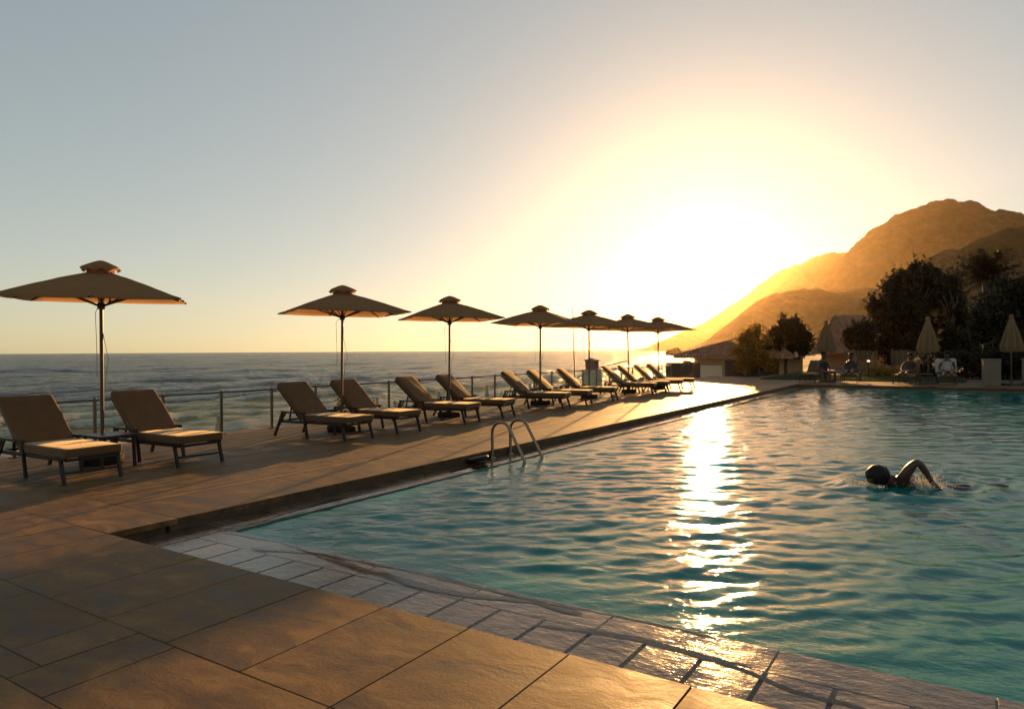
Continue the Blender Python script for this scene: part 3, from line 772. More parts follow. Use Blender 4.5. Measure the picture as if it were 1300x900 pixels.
# ------------------------------------------------------------------ open umbrellas
def make_umbrella(Rc=1.32, seed=0):
    t = thing('beach_umbrella', '', 'umbrella')
    rs = random.Random(seed)
    b = MB(); b.lathe([(.0, 0), (.235, 0), (.245, .02), (.245, .085), (.225, .105), (.05, .115), (.045, .30), (.035, .31), (.0, .31)], 28); b.build('base', M['ubase'], t)
    MB().tube([(0, 0, .1), (0, 0, 1.2), (0, 0, 2.50)], .022, 12).build('pole', M['wood_pole'], t)
    MB().lathe([(.0, 1.97), (.042, 1.97), (.045, 1.99), (.045, 2.04), (.036, 2.055), (.0, 2.055)], 16).build('runner', M['wood_pole'], t)
    # canopy: square, four corners and four side ribs, cloth sagging between them
    zt, ze, r0 = 2.435, 2.105, .16
    na, nr = 64, 12; V = []
    for j in range(nr + 1):
        s = j / nr
        for k in range(na):
            a = 2 * math.pi * k / na
            c = 1 / (abs(math.cos(a)) + abs(math.sin(a)))            # unit square with corners on the axes
            seg = (k % 8) / 8.; dip = math.sin(math.pi * seg)
            r = (r0 + (Rc - r0) * s) * c * (1 - .02 * dip * s)
            rr_ = r / Rc
            z = zt + (ze - zt) * s - .012 * dip * s * (1.15 - s * .5) + .012 * math.sin(math.pi * s)
            V.append((r * math.cos(a), r * math.sin(a), z + rs.uniform(-.002, .002)))
    F = [(j * na + k, (j + 1) * na + k, (j + 1) * na + (k + 1) % na, j * na + (k + 1) % na) for j in range(nr) for k in range(na)]
    # hem turned down
    b0 = nr * na
    for k in range(na):
        x, y, z = V[b0 + k]; V.append((x * .998, y * .998, z - .022))
    b1 = b0 + na
    F += [(b0 + k, b1 + k, b1 + (k + 1) % na, b0 + (k + 1) % na) for k in range(na)]
    cn = np_mesh('canopy', V, F, M['canopy'], t, smooth_=True)
    # vent: small raised square cap with flaring wavy flaps
    V = []; nv = 7
    for j in range(nv + 1):
        s = j / nv
        for k in range(na):
            a = 2 * math.pi * k / na
            c = 1 / (abs(math.cos(a)) + abs(math.sin(a)))
            r = .285 * s * (.7 * c + .3 * .8)
            if s > .8: r *= 1 + .10 * math.sin(a * 8 + seed)
            z = 2.59 - .115 * s ** 1.5 - .05 * max(0, s - .7) + (.022 * math.sin(a * 8 + seed * 1.7) + .012 * math.sin(a * 5 + seed)) * s * s
            V.append((r * math.cos(a), r * math.sin(a), z))
    F = [(j * na + k, (j + 1) * na + k, (j + 1) * na + (k + 1) % na, j * na + (k + 1) % na) for j in range(nv) for k in range(na)]
    np_mesh('vent', V, F, M['canopy'], t, smooth_=True)
    V = []
    for j in range(5):
        s = j / 4
        for k in range(na):
            a = 2 * math.pi * k / na; c = 1 / (abs(math.cos(a)) + abs(math.sin(a)))
            r = (.20 * (1 - s) * c + .19 * s * (.5 * c + .4)); z = 2.425 + .09 * s
            r += .014 * math.sin(a * 10 + seed) * s
            V.append((r * math.cos(a), r * math.sin(a), z))
    F = [(j * na + k, j * na + (k + 1) % na, (j + 1) * na + (k + 1) % na, (j + 1) * na + k) for j in range(4) for k in range(na)]
    np_mesh('vent_skirt', V, F, M['canopy'], t, smooth_=True)
    for k in range(8):
        a = math.pi / 4 * k; rr_ = Rc if k % 2 == 0 else Rc / math.sqrt(2)
        ca, sa = math.cos(a), math.sin(a)
        rb = MB().bar((.03 * ca, .03 * sa, 2.42), ((rr_ + .025) * ca, (rr_ + .025) * sa, ze - .012), .018, .024).build('rib', M['wood_pole'], t)
        m_ = .52
        MB().bar((.04 * ca, .04 * sa, 2.015), (m_ * rr_ * ca, m_ * rr_ * sa, 2.435 + (ze - 2.435) * m_ - .045), .015, .02).build('strut', M['wood_pole'], rb)
    MB().tube([(.0, 0, 2.0), (-.10, .02, 1.98), (-.145, .03, 1.92), (-.13, .03, 1.6), (-.11, .02, 1.3), (-.12, .02, 1.1)], .0035, 5).build('pull_cord', M['rope'], t)
    MB().tube([(.02, .01, 1.65), (.06, .02, 1.45), (.10, .02, 1.32), (.06, .02, 1.2), (.03, .01, .9)], .0035, 5).build('pull_cord', M['rope'], t)
    return t
UM = [(4.69, 11, (1.2, 1.5), 'open beige umbrella nearest the camera, its tip at the left edge of the photo'),
      (8.79, 15, (-.6, .6), 'second open beige umbrella from the left'),
      (11.88, 6, (-.5, .4), 'third open beige umbrella from the left'),
      (15.72, 60, (0, .3), 'fourth open umbrella, seen corner on with a seam facing the camera'),
      (18.55, 32, (.3, 0), 'fifth open umbrella, tucked behind the fourth canopy'),
      (21.45, 25, (-1.1, -.9), 'sixth open umbrella on a slightly leaning pole'),
      (24.10, 14, (-.4, -.4), 'seventh open umbrella, farthest, in front of the bar and headland')]
um = make_umbrella()
for i, (y, a, tl, lab) in enumerate(UM):
    o = um if i == 0 else copy_tree(um)
    o.location = (-9.3, y, 0); o.rotation_euler = (R(tl[0]), R(tl[1]), R(a))
    o['label'] = lab; o['group'] = 'open umbrellas between the loungers'
    if i == 3: o.scale = (1.06, 1.06, 1)

# ------------------------------------------------------------------ glass fence
t = thing('glass_fence', 'low glass fence with bronze posts along the sea edge of the deck', 'fence', (-10.82, 0, 0))
PSY = [1.15 + 1.05 * i for i in range(28)]
MB().tube([(0, PSY[0], .715), (0, 12, .717), (0, 24, .714), (0, PSY[-1], .715)], .017, 10).build('top_rail', M['rail'], t)
for i, y in enumerate(PSY):
    p = MB(); p.box((0, y, .37), (.036, .036, .74)); p.box((0, y, .008), (.10, .10, .014)); p.lathe([(.0, .74), (.024, .74), (.024, .752), (.0, .757)], 10, (0, y, 0)); p.build('post', M['rail'], t)
    if i < len(PSY) - 1:
        g_ = MB().box((0, (y + PSY[i + 1]) / 2, .37), (.010, .985, .58)).build('glass_panel', M['glass'], t)

# ------------------------------------------------------------------ pool ladder and float
t = thing('pool_ladder', 'stainless steel pool ladder with two arched handrails', 'ladder', (-5.62, 8.16, -.1))
def rail_pts(y):
    P = [(0, y, 0), (0, y, .34)]
    for k in range(1, 13):
        a = math.pi - k / 12 * R(150)
        P.append((.155 + .155 * math.cos(a), y, .35 + .16 * math.sin(a)))
    x, _, z = P[-1]
    P += [(x + .12, y, z - .208), (x + .26, y, z - .45), (x + .30, y, z - .62), (x + .30, y, z - 1.3)]
    return P
for y in (0, .47):
    MB().tube(rail_pts(y), .0215, 12).build('handrail', M['steel'], t)
    MB().lathe([(.0, 0), (.05, 0), (.045, .014), (.022, .018), (.0, .018)], 16, (0, y, 0)).build('flange', M['steel'], t)
for z in (-.55, -.80, -1.05): MB().box((.60, .235, z), (.09, .45, .03), bevel=.004).build('step', M['steel'], t)
m_ = Matrix.Rotation(R(-14), 3, 'Y')
b = MB(); b.lathe([(.0, -.028), (.12, -.028), (.148, -.016), (.155, 0), (.148, .018), (.12, .028), (.03, .032), (.0, .032)], 32)
b.v = [tuple(m_ @ Vector(v)) for v in b.v]
o = b.build('round_float', M['frame'], None, (-5.53, 7.68, -.045)); tag(o, 'round dark disc lying on the wet coping beside the ladder', 'float')

# ------------------------------------------------------------------ swimmer
Wl = WZ
fw = Vector((-.86, -.50, 0)).normalized(); lf = Vector((.50, -.86, 0)).normalized(); zz = Vector((0, 0, 1))
O = Vector((SWIM[0], SWIM[1], Wl))
def S(f, l, z): return O + fw * f + lf * l + zz * z
V = []; E = []; RD = []
def jv(p, r, parent=None):
    V.append(p); RD.append(r); i = len(V) - 1
    if parent is not None: E.append((parent, i))
    return i
pel = jv(S(-.86, 0, -.085), (.125, .10))
ab = jv(S(-.64, 0, -.075), (.125, .095), pel); ch = jv(S(-.42, .0, -.035), (.15, .115), ab); uc = jv(S(-.22, .02, .005), (.13, .095), ch)
nk = jv(S(-.10, 0, .05), .062, uc); hd0 = jv(S(-.02, 0, .085), .088, nk); hd1 = jv(S(.045, 0, .11), .10, hd0); hd2 = jv(S(.10, .0, .08), .07, hd1)
nose = jv(S(.12, .01, .02), .035, hd2)
sh = jv(S(-.18, .12, .075), .075, uc); sh2 = jv(S(-.175, .175, .135), .064, sh)
ua = jv(S(-.215, .205, .225), .058, sh2); el = jv(S(-.27, .235, .30), .048, ua); el2 = jv(S(-.30, .24, .285), .046, el)
fa = jv(S(-.365, .23, .20), .042, el2); wr = jv(S(-.43, .22, .10), .027, fa); pm = jv(S(-.465, .215, .05), (.036, .018), wr)
for k, (dl, ln) in enumerate(((-.03, .075), (-.011, .088), (.009, .083), (.028, .066))):
    a = jv(S(-.49 - ln * .3, .215 + dl, .02), .0085, pm); jv(S(-.50 - ln * .75, .215 + dl * 1.2, .02 - ln * .6), .007, a)
a = jv(S(-.455, .255, .04), .0095, pm); jv(S(-.475, .28, .01), .008, a)
rs_ = jv(S(-.20, -.15, .0), .065, uc); re = jv(S(.10, -.24, -.12), .045, rs_); rw = jv(S(.34, -.22, -.22), .03, re); jv(S(.44, -.20, -.25), (.036, .016), rw)
for s in (-1, 1):
    hp = jv(S(-.95, s * .10, -.095), .095, pel); kn = jv(S(-1.36, s * .11, -.075 - .03 * s), .062, hp); ak = jv(S(-1.77, s * .10, -.085 + .05 * s), .04, kn); jv(S(-1.96, s * .10, -.11 + .05 * s), .034, ak)
sw = skin_mesh('person', V, E, RD, M['skin'], root=0)
tag(sw, 'swimmer doing front crawl in the pool, one bent arm raised', 'person')
bm = bmesh.new(); bmesh.ops.create_icosphere(bm, subdivisions=4, radius=1.)
hc = S(.03, 0, .115)
for v in bm.verts:
    n_ = math.sin(v.co.x * 17 + v.co.z * 9) * .5 + math.sin(v.co.y * 23 - v.co.z * 13) * .5
    p = v.co * (1 + .03 * n_ + .035 * math.sin(v.co.y * 9 + 5 * v.co.x) * math.sin(v.co.z * 7))
    v.co = hc + fw * (p.x * .128) + lf * (p.y * .108) + zz * (p.z * .118)
bmesh.ops.delete(bm, geom=[v for v in bm.verts if (v.co - hc).dot(fw) > .075 and (v.co - hc).z < -.035], context='VERTS')
me = bpy.data.meshes.new('hair'); bm.to_mesh(me); bm.free(); me.materials.append(M['hair'])
for p in me.polygons: p.use_smooth = True
o = bpy.data.objects.new('hair', me); col.objects.link(o); o.parent = sw
tr = MB(); 
tr.tube([S(-.80, 0, -.105), S(-.90, 0, -.11), S(-1.0, 0, -.115)], [.122, .13, .122], 16); tr.build('swim_trunks', M['trunks'], sw)
# splash: drops and short strands thrown up by the arm and before the head
mb = MB(); rs = random.Random(5)
def drop(p, r):
    o_ = [(1, 0, 0), (-1, 0, 0), (0, 1, 0), (0, -1, 0), (0, 0, 1.3), (0, 0, -1.3)]
    mb.add([p + Vector(v) * r for v in o_], [(0, 2, 4), (2, 1, 4), (1, 3, 4), (3, 0, 4), (2, 0, 5), (1, 2, 5), (3, 1, 5), (0, 3, 5)], True)
for k in range(420):
    f = rs.gauss(-.40, .12); z = abs(rs.gauss(0, .075)); drop(S(f, .20 + rs.gauss(0, .08), z), rs.uniform(.002, .006))
for k in range(90):
    drop(S(.17 + rs.gauss(0, .07), .04 + rs.gauss(0, .09), abs(rs.gauss(0, .022))), rs.uniform(.002, .006))
for k in range(60):
    f = rs.gauss(-.39, .09); l = .20 + rs.gauss(0, .05); dx, dy = rs.gauss(-.02, .07), rs.gauss(0, .05); hh = abs(rs.gauss(.07, .05)) + .02
    P = [S(f + dx * q, l + dy * q, -.03 + hh * 4 * q * (1 - q) * 1.1 + rs.uniform(-.004, .004)) for q in (0, .15, .3, .5, .68, .82)]
    w_ = rs.uniform(.5, 1.2); mb.tube(P, [.006 * w_, .005 * w_, .004 * w_, .0035 * w_, .0026 * w_, .0012 * w_], 5)
    for q in range(3): drop(P[-1] + Vector((rs.gauss(0, .02), rs.gauss(0, .02), rs.gauss(0, .02))), rs.uniform(.002, .0045))
for k in range(26):
    f = .15 + rs.gauss(0, .06); l = rs.gauss(.02, .09)
    P = [S(f, l, -.03), S(f + .03, l, .02), S(f + .07, l + .01, .03), S(f + .11, l + .01, -.01)]
    mb.tube(P, [.010, .008, .005, .003], 5)
o = mb.build('splash', M['drops']); tag(o, 'splashing drops thrown up round the swimmer', kind='stuff')

# ------------------------------------------------------------------ closed umbrellas
def closed_umbrella(name, mat_cloth, h=2.6, z0=1.25, rb=.36, seed=0, group=None):
    t = thing(name, '', 'umbrella')
    b = MB(); b.box((0, 0, .05), (.5, .5, .10), bevel=.01); b.tube([(0, 0, .1), (0, 0, .35)], .035, 10); b.build('base', M['dark_wood'], t)
    MB().tube([(0, 0, .1), (0, 0, h - .02)], .022, 10).build('pole', M['wood_pole'], t)
    na, nr = 48, 16; V = []; rs = random.Random(seed)
    for j in range(nr + 1):
        s = j / nr; z = h - .06 + (z0 - h + .06) * s
        rad = .045 + (rb - .045) * (s ** .85) * (1 - .18 * smooth(np.array(.85), np.array(1.), np.array(s)))
        for k in range(na):
            a = 2 * math.pi * k / na
            r = rad * (1 + .24 * math.sin(8 * a + .7 * math.sin(3 * s + seed)) * min(1, s * 2.2) + .06 * math.sin(3 * a + seed))
            V.append((r * math.cos(a), r * math.sin(a), z + (.03 * math.sin(8 * a) if j == nr else 0)))
    F = [(j * na + k, (j + 1) * na + k, (j + 1) * na + (k + 1) % na, j * na + (k + 1) % na) for j in range(nr) for k in range(na)]
    np_mesh('folded_canopy', V, F, mat_cloth, t, smooth_=True)
    MB().lathe([(.0, h - .10), (.075, h - .10), (.085, h - .05), (.05, h - .01), (.02, h + .03), (.0, h + .04)], 14).build('cap', mat_cloth, t)
    return t
cu = closed_umbrella('closed_umbrella', M['folded'], seed=3)
for i, (x, y, lab) in enumerate([(-1.22, 31.6, 'folded cream umbrella standing clear before the big dark tree'),
                                 (-4.92, 31.9, 'folded umbrella in front of the steep gable'),
                                 (1.42, 31.7, 'folded umbrella at the right edge, deep in the shade of the vine')]):
    o = cu if i == 0 else copy_tree(cu); o.location = (x, y, 0); o.rotation_euler = (0, 0, i * .4); o['label'] = lab; o['group'] = 'folded umbrellas on the far side of the pool'
# folded parasols on the beach
bu = closed_umbrella('folded_parasol', M['beach_cloth'], h=2.3, z0=.75, rb=.24, seed=5)
BP = [(-24., 16.4, 'folded parasol on the sand behind the second lounger and a fence post'), (-24.8, 25.6, 'left one of two close folded parasols beyond the fourth lounger'), (-25.9, 27.0, 'right one of two close folded parasols beyond the fourth lounger'),
      (-23.1, 25.3, 'folded beach parasol between the fourth and fifth loungers'), (-25.9, 24.4, 'folded beach parasol seen behind the second umbrella pole'), (-22.6, 26.1, 'folded beach parasol hidden behind the fifth lounger back'),
      (-26.1, 32.4, 'folded beach parasol seen beside the third umbrella pole'), (-27.2, 38.9, 'folded beach parasol between two fence posts above the pool ladder'), (-26.3, 43., 'farthest folded beach parasol, behind the fourth umbrella')]
for i, (x, y, lab) in enumerate(BP):
    o = bu if i == 0 else copy_tree(bu); o.location = (x, y, -3.3); o.rotation_euler = (0, 0, i * 1.1); o['label'] = lab; o['group'] = 'folded parasols on the beach'

# ------------------------------------------------------------------ pillar, mast, enclosure by the fence
t = thing('gate_pillar', 'cream pillar with a dark tiled cap behind the fence', 'pillar', (-13.4, 27., 0))
MB().box((0, 0, -.75), (.58, .58, 2.64)).build('shaft', M['shutter'], t)
b = MB(); b.box((0, 0, .75), (.42, .42, .36)); b.box((0, 0, .95), (.50, .50, .04)); b.add([(-.25, -.25, .972), (.25, -.25, .972), (.25, .25, .972), (-.25, .25, .972), (0, 0, 1.06)], [(0, 1, 4), (1, 2, 4), (2, 3, 4), (3, 0, 4)]); b.build('cap', M['cap_tile'], t)
t = thing('stair_railing', 'thin metal railing of the steps down to the beach', 'railing', (-12.6, 26.2, 0))
b = MB(); b.tube([(.9, .6, .95), (-.3, 0, .62), (-1.6, -.5, -.1), (-3., -1.0, -.9)], .02, 8); b.build('handrail', M['rail'], t)
for x, y, z in ((.0, .1, .69), (-1.6, -.5, -.1), (-3., -1., -.9)): MB().tube([(x, y, z - .9), (x, y, z)], .018, 8).build('post', M['rail'], t)
MB().tube([(0, .1, .18), (-1.6, -.5, -.6), (-3., -1., -1.4)], .014, 8).build('lower_rail', M['rail'], t)
t = thing('flag_mast', 'thin leaning mast with a tiny furled pennant', 'mast', (-14.05, 26.6, -2.2))
MB().tube([(.06, 0, 0), (.02, 0, 2.6), (-.07, 0, 5.42)], [.03, .026, .014], 8).build('pole', M['rail'], t)
V = []
for j in range(8):
    s = j / 7; wv_ = .03 * math.sin(s * 7)
    V += [(-.055 + .02, wv_, 5.05 - s * .42), (-.055 + .05 + .10 * math.sin(s * 2.6), wv_ + .02, 5.03 - s * .42)]
np_mesh('pennant', V, [(2 * j, 2 * j + 1, 2 * j + 3, 2 * j + 2) for j in range(7)], M['canopy'], t, smooth_=True)
t = thing('timber_enclosure', 'dark timber enclosure at the end of the fence beside the bar', 'enclosure', (-12.75, 36.6, -.6))
b = MB()
for i in range(11): b.box((-.68 + i * .136, -.5, .62), (.128, .03, 1.3)); 
b.build('front_panel', M['dark_wood'], t)
for xq in (-.75, .76): MB().box((xq, 0, .61), (.04, 1.06, 1.29)).build('side_panel', M['dark_wood'], t)
MB().box((0, -.46, .62), (1.46, .03, 1.28)).build('back_panel', M['dark_wood'], t)
b = MB(); b.box((0, .0, 1.29), (1.58, 1.1, .035)); b.build('lid', M['dark_wood'], t)
MB().box((.32, -.1, 1.37), (.42, .4, .12), bevel=.01).build('hatch', M['dark_wood'], t)

# ------------------------------------------------------------------ bar building
t = thing('pool_bar', 'low bar building with a hipped clay tile roof and a pale shutter', 'building', (-14.0, 41.0, -1.4))
b = MB(); b.box((2.9, .1, 1.05), (5.0, .2, 2.5)); b.box((.5, 3.1, 1.05), (.2, 5.8, 2.5)); b.box((5.3, 3.1, 1.05), (.2, 5.8, 2.5)); b.build('wall', M['pale_wall'], t)
f = MB(); f.box((1.37, -.02, 1.35), (1.44, .05, 1.0)); f.build('shutter', M['shutter'], t)
f = MB()
for k in range(9): f.box((1.37, -.052, .92 + k * .108), (1.40, .012, .09))
f.build('shutter_slats', M['shutter'], t)
b = MB(); b.box((3.75, -.02, 1.2), (3.0, .06, 1.9)); b.build('door_panel', M['dark_wood'], t)
e0, e1 = Vector((-.62, -.65, 2.36)), Vector((6.1, -.65, 2.36)); bk0, bk1 = Vector((-.62, 6.8, 2.36)), Vector((6.1, 6.8, 2.36))
ap0, ap1 = Vector((3.3, 3.05, 3.62)), Vector((3.5, 3.05, 3.62))
rf = MB(); rf.add([e0, e1, ap1, ap0], [(0, 1, 2, 3)]); rf.add([e0, ap0, bk0], [(0, 1, 2)]); rf.add([e1, bk1, ap1], [(0, 1, 2)]); rf.add([bk0, ap0, ap1, bk1], [(0, 1, 2, 3)])
rf.add([e0 - zz * .1, e1 - zz * .1, e1, e0], [(0, 1, 2, 3)]); rf.add([e0 - zz * .1, e0, bk0, bk0 - zz * .1], [(0, 1, 2, 3)]); rf.add([e0 - zz * .1, bk0 - zz * .1, bk1 - zz * .1, e1 - zz * .1], [(0, 1, 2, 3)])
roof = rf.build('roof', M['rooftile'], t)
rows = MB()                                              # rounded cover tiles running up each visible slope
x = -.5
while x < 6.0:
    top = min(1., (x + .62) / 3.92) if x < 3.3 else (1. if x < 3.5 else (6.1 - x) / 2.6)
    a = Vector((x, -.67, 2.375)); c = Vector((x, -.65 + 3.7 * top, 2.385 + 1.26 * top)); n_ = max(1, int(9 * top))
    for k in range(n_):
        p, q = a.lerp(c, k / n_), a.lerp(c, (k + 1) / n_ + .01)
        rows.tube([p + zz * .02, q], [.075, .062], 7)
    x += .19
y = -.55
while y < 3.0:
    top = min(1., (y + .65) / 3.7)
    a = Vector((-.64, y, 2.375)); c = Vector((-.62 + 3.92 * top, y, 2.385 + 1.26 * top)); n_ = max(1, int(9 * top))
    for k in range(n_): rows.tube([a.lerp(c, k / n_) + zz * .02, a.lerp(c, (k + 1) / n_ + .01)], [.075, .062], 7)
    y += .19
rows.build('cover_tiles', M['rooftile'], roof)
for p, q, k in ((e0, ap0, 14), (ap0, ap1, 7), (e1, ap1, 14)):
    hpm = MB()
    for i in range(k): hpm.tube([p.lerp(q, i / k) + zz * .06, p.lerp(q, (i + 1.05) / k) + zz * .04], [.11, .09], 8)
    hpm.build('ridge_tile', M['rooftile'], roof)

# gabled house
t = thing('gabled_house', 'steep roofed house half hidden behind trees and a folded umbrella', 'house', (-7.9, 54.4, 0))
b = MB(); b.box((1.6, 3., .5), (4.4, 6., 1.4)); b.build('wall', M['pale_wall'], t)
b = MB(); A0, A1 = Vector((.15, -.35, 3.72)), Vector((4.5, 2.2, 3.76)); 
dw = Vector((-1.45, -1.0, -2.75)); dr = Vector((1.6, -1.3, -2.6))
b.add([A0, A0 + dw, A0 + dw + Vector((-.5, 6, 0)), A0 + Vector((.5, 6, 0))], [(0, 1, 2, 3)])
b.add([A0, A1, A1 + dr, A0 + dr], [(3, 2, 1, 0)])
b.add([A0 + zz * -.05, A0 + dw, A0 + dr], [(0, 1, 2)])
b.build('roof', M['rooftile'], t)
for q in (dw, dr): MB().bar(A0 + Vector((0, -.03, .04)), A0 + q + Vector((0, -.03, .04)), .12, .07).build('verge_board', M['white_wall'], t)

# reed fence
for i, (x0, x1, y, lab) in enumerate([(-5.6, -3.9, 42.6, 'reed screen fence left of the dark tree, catching the sun'), (-3.4, -1.7, 43.4, 'reed screen fence in the shade under the big tree')]):
    t = thing('reed_fence', lab, 'fence', (x0, y, -.05), 0, 'reed screens behind the far loungers')
    b = MB(); n_ = int((x1 - x0) / .075)
    for k in range(n_): b.box((k * .075, random.uniform(-.015, .015), .66 + random.uniform(-.05, .05)), (.052, .02, 1.35))
    b.build('screen', M['reed'], t)
    b = MB(); b.box(((x1 - x0) / 2, .04, .3), (x1 - x0, .04, .05)); b.box(((x1 - x0) / 2, .04, 1.05), (x1 - x0, .04, .05)); b.build('batten', M['dark_wood'], t)

# ------------------------------------------------------------------ lawn and planting
la = MB(); la.box((3., 50., -.06), (24., 33., .06)); o = la.build('lawn', M['soil']); tag(o, 'garden ground behind the far pool deck', kind='structure')
k = 42000; rng = np.random.default_rng(4)
P = np.stack([rng.uniform(-8, 0, k), 33.45 + 6.5 * rng.random(k) ** 1.3, np.full(k, -.03)], 1)
def blades(name, P, hmin, hmax, wd, mat, rng, lean=.5, parent=None):
    k = len(P); a = rng.uniform(0, 6.28, k); h = rng.uniform(hmin, hmax, k); l = rng.normal(size=(k, 2)) * lean * h[:, None]
    V = np.empty((k, 3, 3)); dx = np.stack([np.cos(a), np.sin(a), np.zeros(k)], 1) * wd
    V[:, 0] = P - dx; V[:, 1] = P + dx; V[:, 2] = P + np.stack([l[:, 0], l[:, 1], h], 1)
    return np_mesh(name, V.reshape(-1, 3), np.arange(k * 3).reshape(k, 3), mat, parent, rnd=rng.random(k))
o = blades('grass', P, .05, .13, .012, M['lawn'], rng); tag(o, 'sunlit lawn strip behind the far loungers', kind='stuff')
# dune grass behind the fence
def dune_z(x, y):
    x = np.asarray(x, float); y = np.asarray(y, float); t_ = x - shore_x(y)
    return -4.4 + 1.1 * smooth(-4, 10, t_) + 2.3 * smooth(10, 23, t_) + .35 * fbm(x * .22, y * .22, 5, 31) * smooth(3, 14, t_)
k = 26000; rng = np.random.default_rng(6)
cx = rng.uniform(-19, -11.2, 260); cyy = rng.uniform(2, 34, 260); ci = rng.integers(0, 260, k)
gx = cx[ci] + rng.normal(size=k) * .35; gy = cyy[ci] + rng.normal(size=k) * .45; ok = gx < -11.05
gx, gy = gx[ok], gy[ok]
o = blades('dune_grass', np.stack([gx, gy, dune_z(gx, gy) - .03], 1), .25, .85, .012, M['dune'], rng, .35); tag(o, 'tufts of dry dune grass on the slope behind the fence', kind='stuff')
def stem_plant(x, y, h, lab, seed, n=260):
    t = thing('dune_shrub', lab, 'shrub', (x, y, float(dune_z(np.array([x]), np.array([y]))[0])), 0, 'shrubs sprouting behind the glass fence')
    rs = random.Random(seed); b = MB()
    bl = []
    for k in range(7):
        a = rs.uniform(0, 6.28); q = Vector((.3 * math.cos(a), .3 * math.sin(a), h * rs.uniform(.6, 1.)))
        limb(b, (0, 0, 0), q, .012, .005, .05, 4, seed + k); bl.append((tuple(q), (.17, .17, .22)))
    b.build('stem', M['trunk'], t)
    leaf_cloud('foliage', bl, n, .055, M['dune'], t, shell=.1, gap=.2, seed=seed)
stem_plant(-11.5, 7.55, .75, 'sparse dune shrub at the fence between second and third lounger', 61)
stem_plant(-11.9, 11.4, 1.15, 'yellow green shrub behind the second umbrella pole', 62, 420)
stem_plant(-11.7, 17.2, 1.05, 'leafy shrub at the fence below the fourth umbrella', 63, 420)
stem_plant(-11.6, 21.3, .95, 'small shrub at the fence behind the lounger standing alone', 64)

# ------------------------------------------------------------------ trees
def ragged(seed, blobs, n, k=.62):
    rs = random.Random(seed); o = list(blobs)                    # small sprays standing out of the clumps
    for i in range(n):
        c, r = rs.choice(blobs); d = Vector((rs.gauss(0, 1), rs.gauss(0, 1), abs(rs.gauss(.3, .8)))).normalized(); q = rs.uniform(.9, 1.25); s = r[0] * rs.uniform(.22, .42)
        o.append(((c[0] + d.x * r[0] * q, c[1] + d.y * r[1] * q, c[2] + d.z * r[2] * q), (s, s, s * rs.uniform(.8, 1.5))))
    return o
def tree(name, label, loc, blobs, n, size, mat, trunks, seed, group=None, gap=.40, gscale=1.3, droop=0., cat='tree', shell=.45):
    t = thing(name, label, cat, loc, 0, group)
    b = MB()
    for i, (p0, p1, r0, r1) in enumerate(trunks): limb(b, p0, p1, r0, r1, .05, 6, seed + i)
    rs = random.Random(seed)
    for c, r in blobs:                                     # limbs reaching into each clump
        base = min(trunks, key=lambda q: (Vector(q[1]) - Vector(c)).length)
        limb(b, base[1], Vector(c) + Vector((0, 0, r[2] * .2)), base[3], .015, .08, 5, seed + 99)
        for k in range(3):
            q = Vector(c) + Vector((rs.uniform(-.7, .7) * r[0], rs.uniform(-.7, .7) * r[1], rs.uniform(-.2, .8) * r[2]))
            limb(b, c, q, .022, .007, .08, 4, seed + k)
    b.build('trunk', M['trunk'], t)
    leaf_cloud('crown', blobs, n, size, mat, t, shell=shell, gap=gap, gscale=gscale, seed=seed, droop=droop)
    return t
def clumps(seed, n, c, r, rr_):
    rs = random.Random(seed); o = []
    while len(o) < n:
        p = [rs.uniform(-1, 1) for _ in range(3)]
        if sum(q * q for q in p) > 1: continue
        s = rs.uniform(*rr_); o.append(((c[0] + p[0] * r[0], c[1] + p[1] * r[1], c[2] + p[2] * r[2]), (s, s, s * .85)))
    return o
# lit bushy tree beside the bar (two lobes)
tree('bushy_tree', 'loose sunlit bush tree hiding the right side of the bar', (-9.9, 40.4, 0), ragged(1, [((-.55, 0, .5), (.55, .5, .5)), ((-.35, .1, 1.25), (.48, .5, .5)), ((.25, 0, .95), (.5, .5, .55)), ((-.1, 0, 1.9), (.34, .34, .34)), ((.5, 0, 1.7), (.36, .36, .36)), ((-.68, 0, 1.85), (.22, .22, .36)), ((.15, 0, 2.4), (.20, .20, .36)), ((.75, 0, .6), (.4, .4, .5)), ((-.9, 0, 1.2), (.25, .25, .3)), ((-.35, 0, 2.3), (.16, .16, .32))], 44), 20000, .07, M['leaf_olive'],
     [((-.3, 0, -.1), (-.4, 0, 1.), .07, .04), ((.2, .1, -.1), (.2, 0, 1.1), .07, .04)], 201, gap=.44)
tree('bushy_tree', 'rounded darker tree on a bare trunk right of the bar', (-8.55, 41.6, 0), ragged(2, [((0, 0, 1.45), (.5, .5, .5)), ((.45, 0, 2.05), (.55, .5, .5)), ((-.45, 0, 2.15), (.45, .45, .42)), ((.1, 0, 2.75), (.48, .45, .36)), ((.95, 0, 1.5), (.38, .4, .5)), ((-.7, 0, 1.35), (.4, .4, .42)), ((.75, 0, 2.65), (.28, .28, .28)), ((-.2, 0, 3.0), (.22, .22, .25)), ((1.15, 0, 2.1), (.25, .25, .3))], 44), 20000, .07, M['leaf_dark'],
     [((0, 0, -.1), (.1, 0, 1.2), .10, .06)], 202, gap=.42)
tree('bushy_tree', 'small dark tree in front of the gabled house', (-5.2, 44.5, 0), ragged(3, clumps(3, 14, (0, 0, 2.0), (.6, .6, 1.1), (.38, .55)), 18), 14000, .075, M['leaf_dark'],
     [((0, 0, -.1), (0, 0, 1.2), .09, .05)], 203, gap=.40)
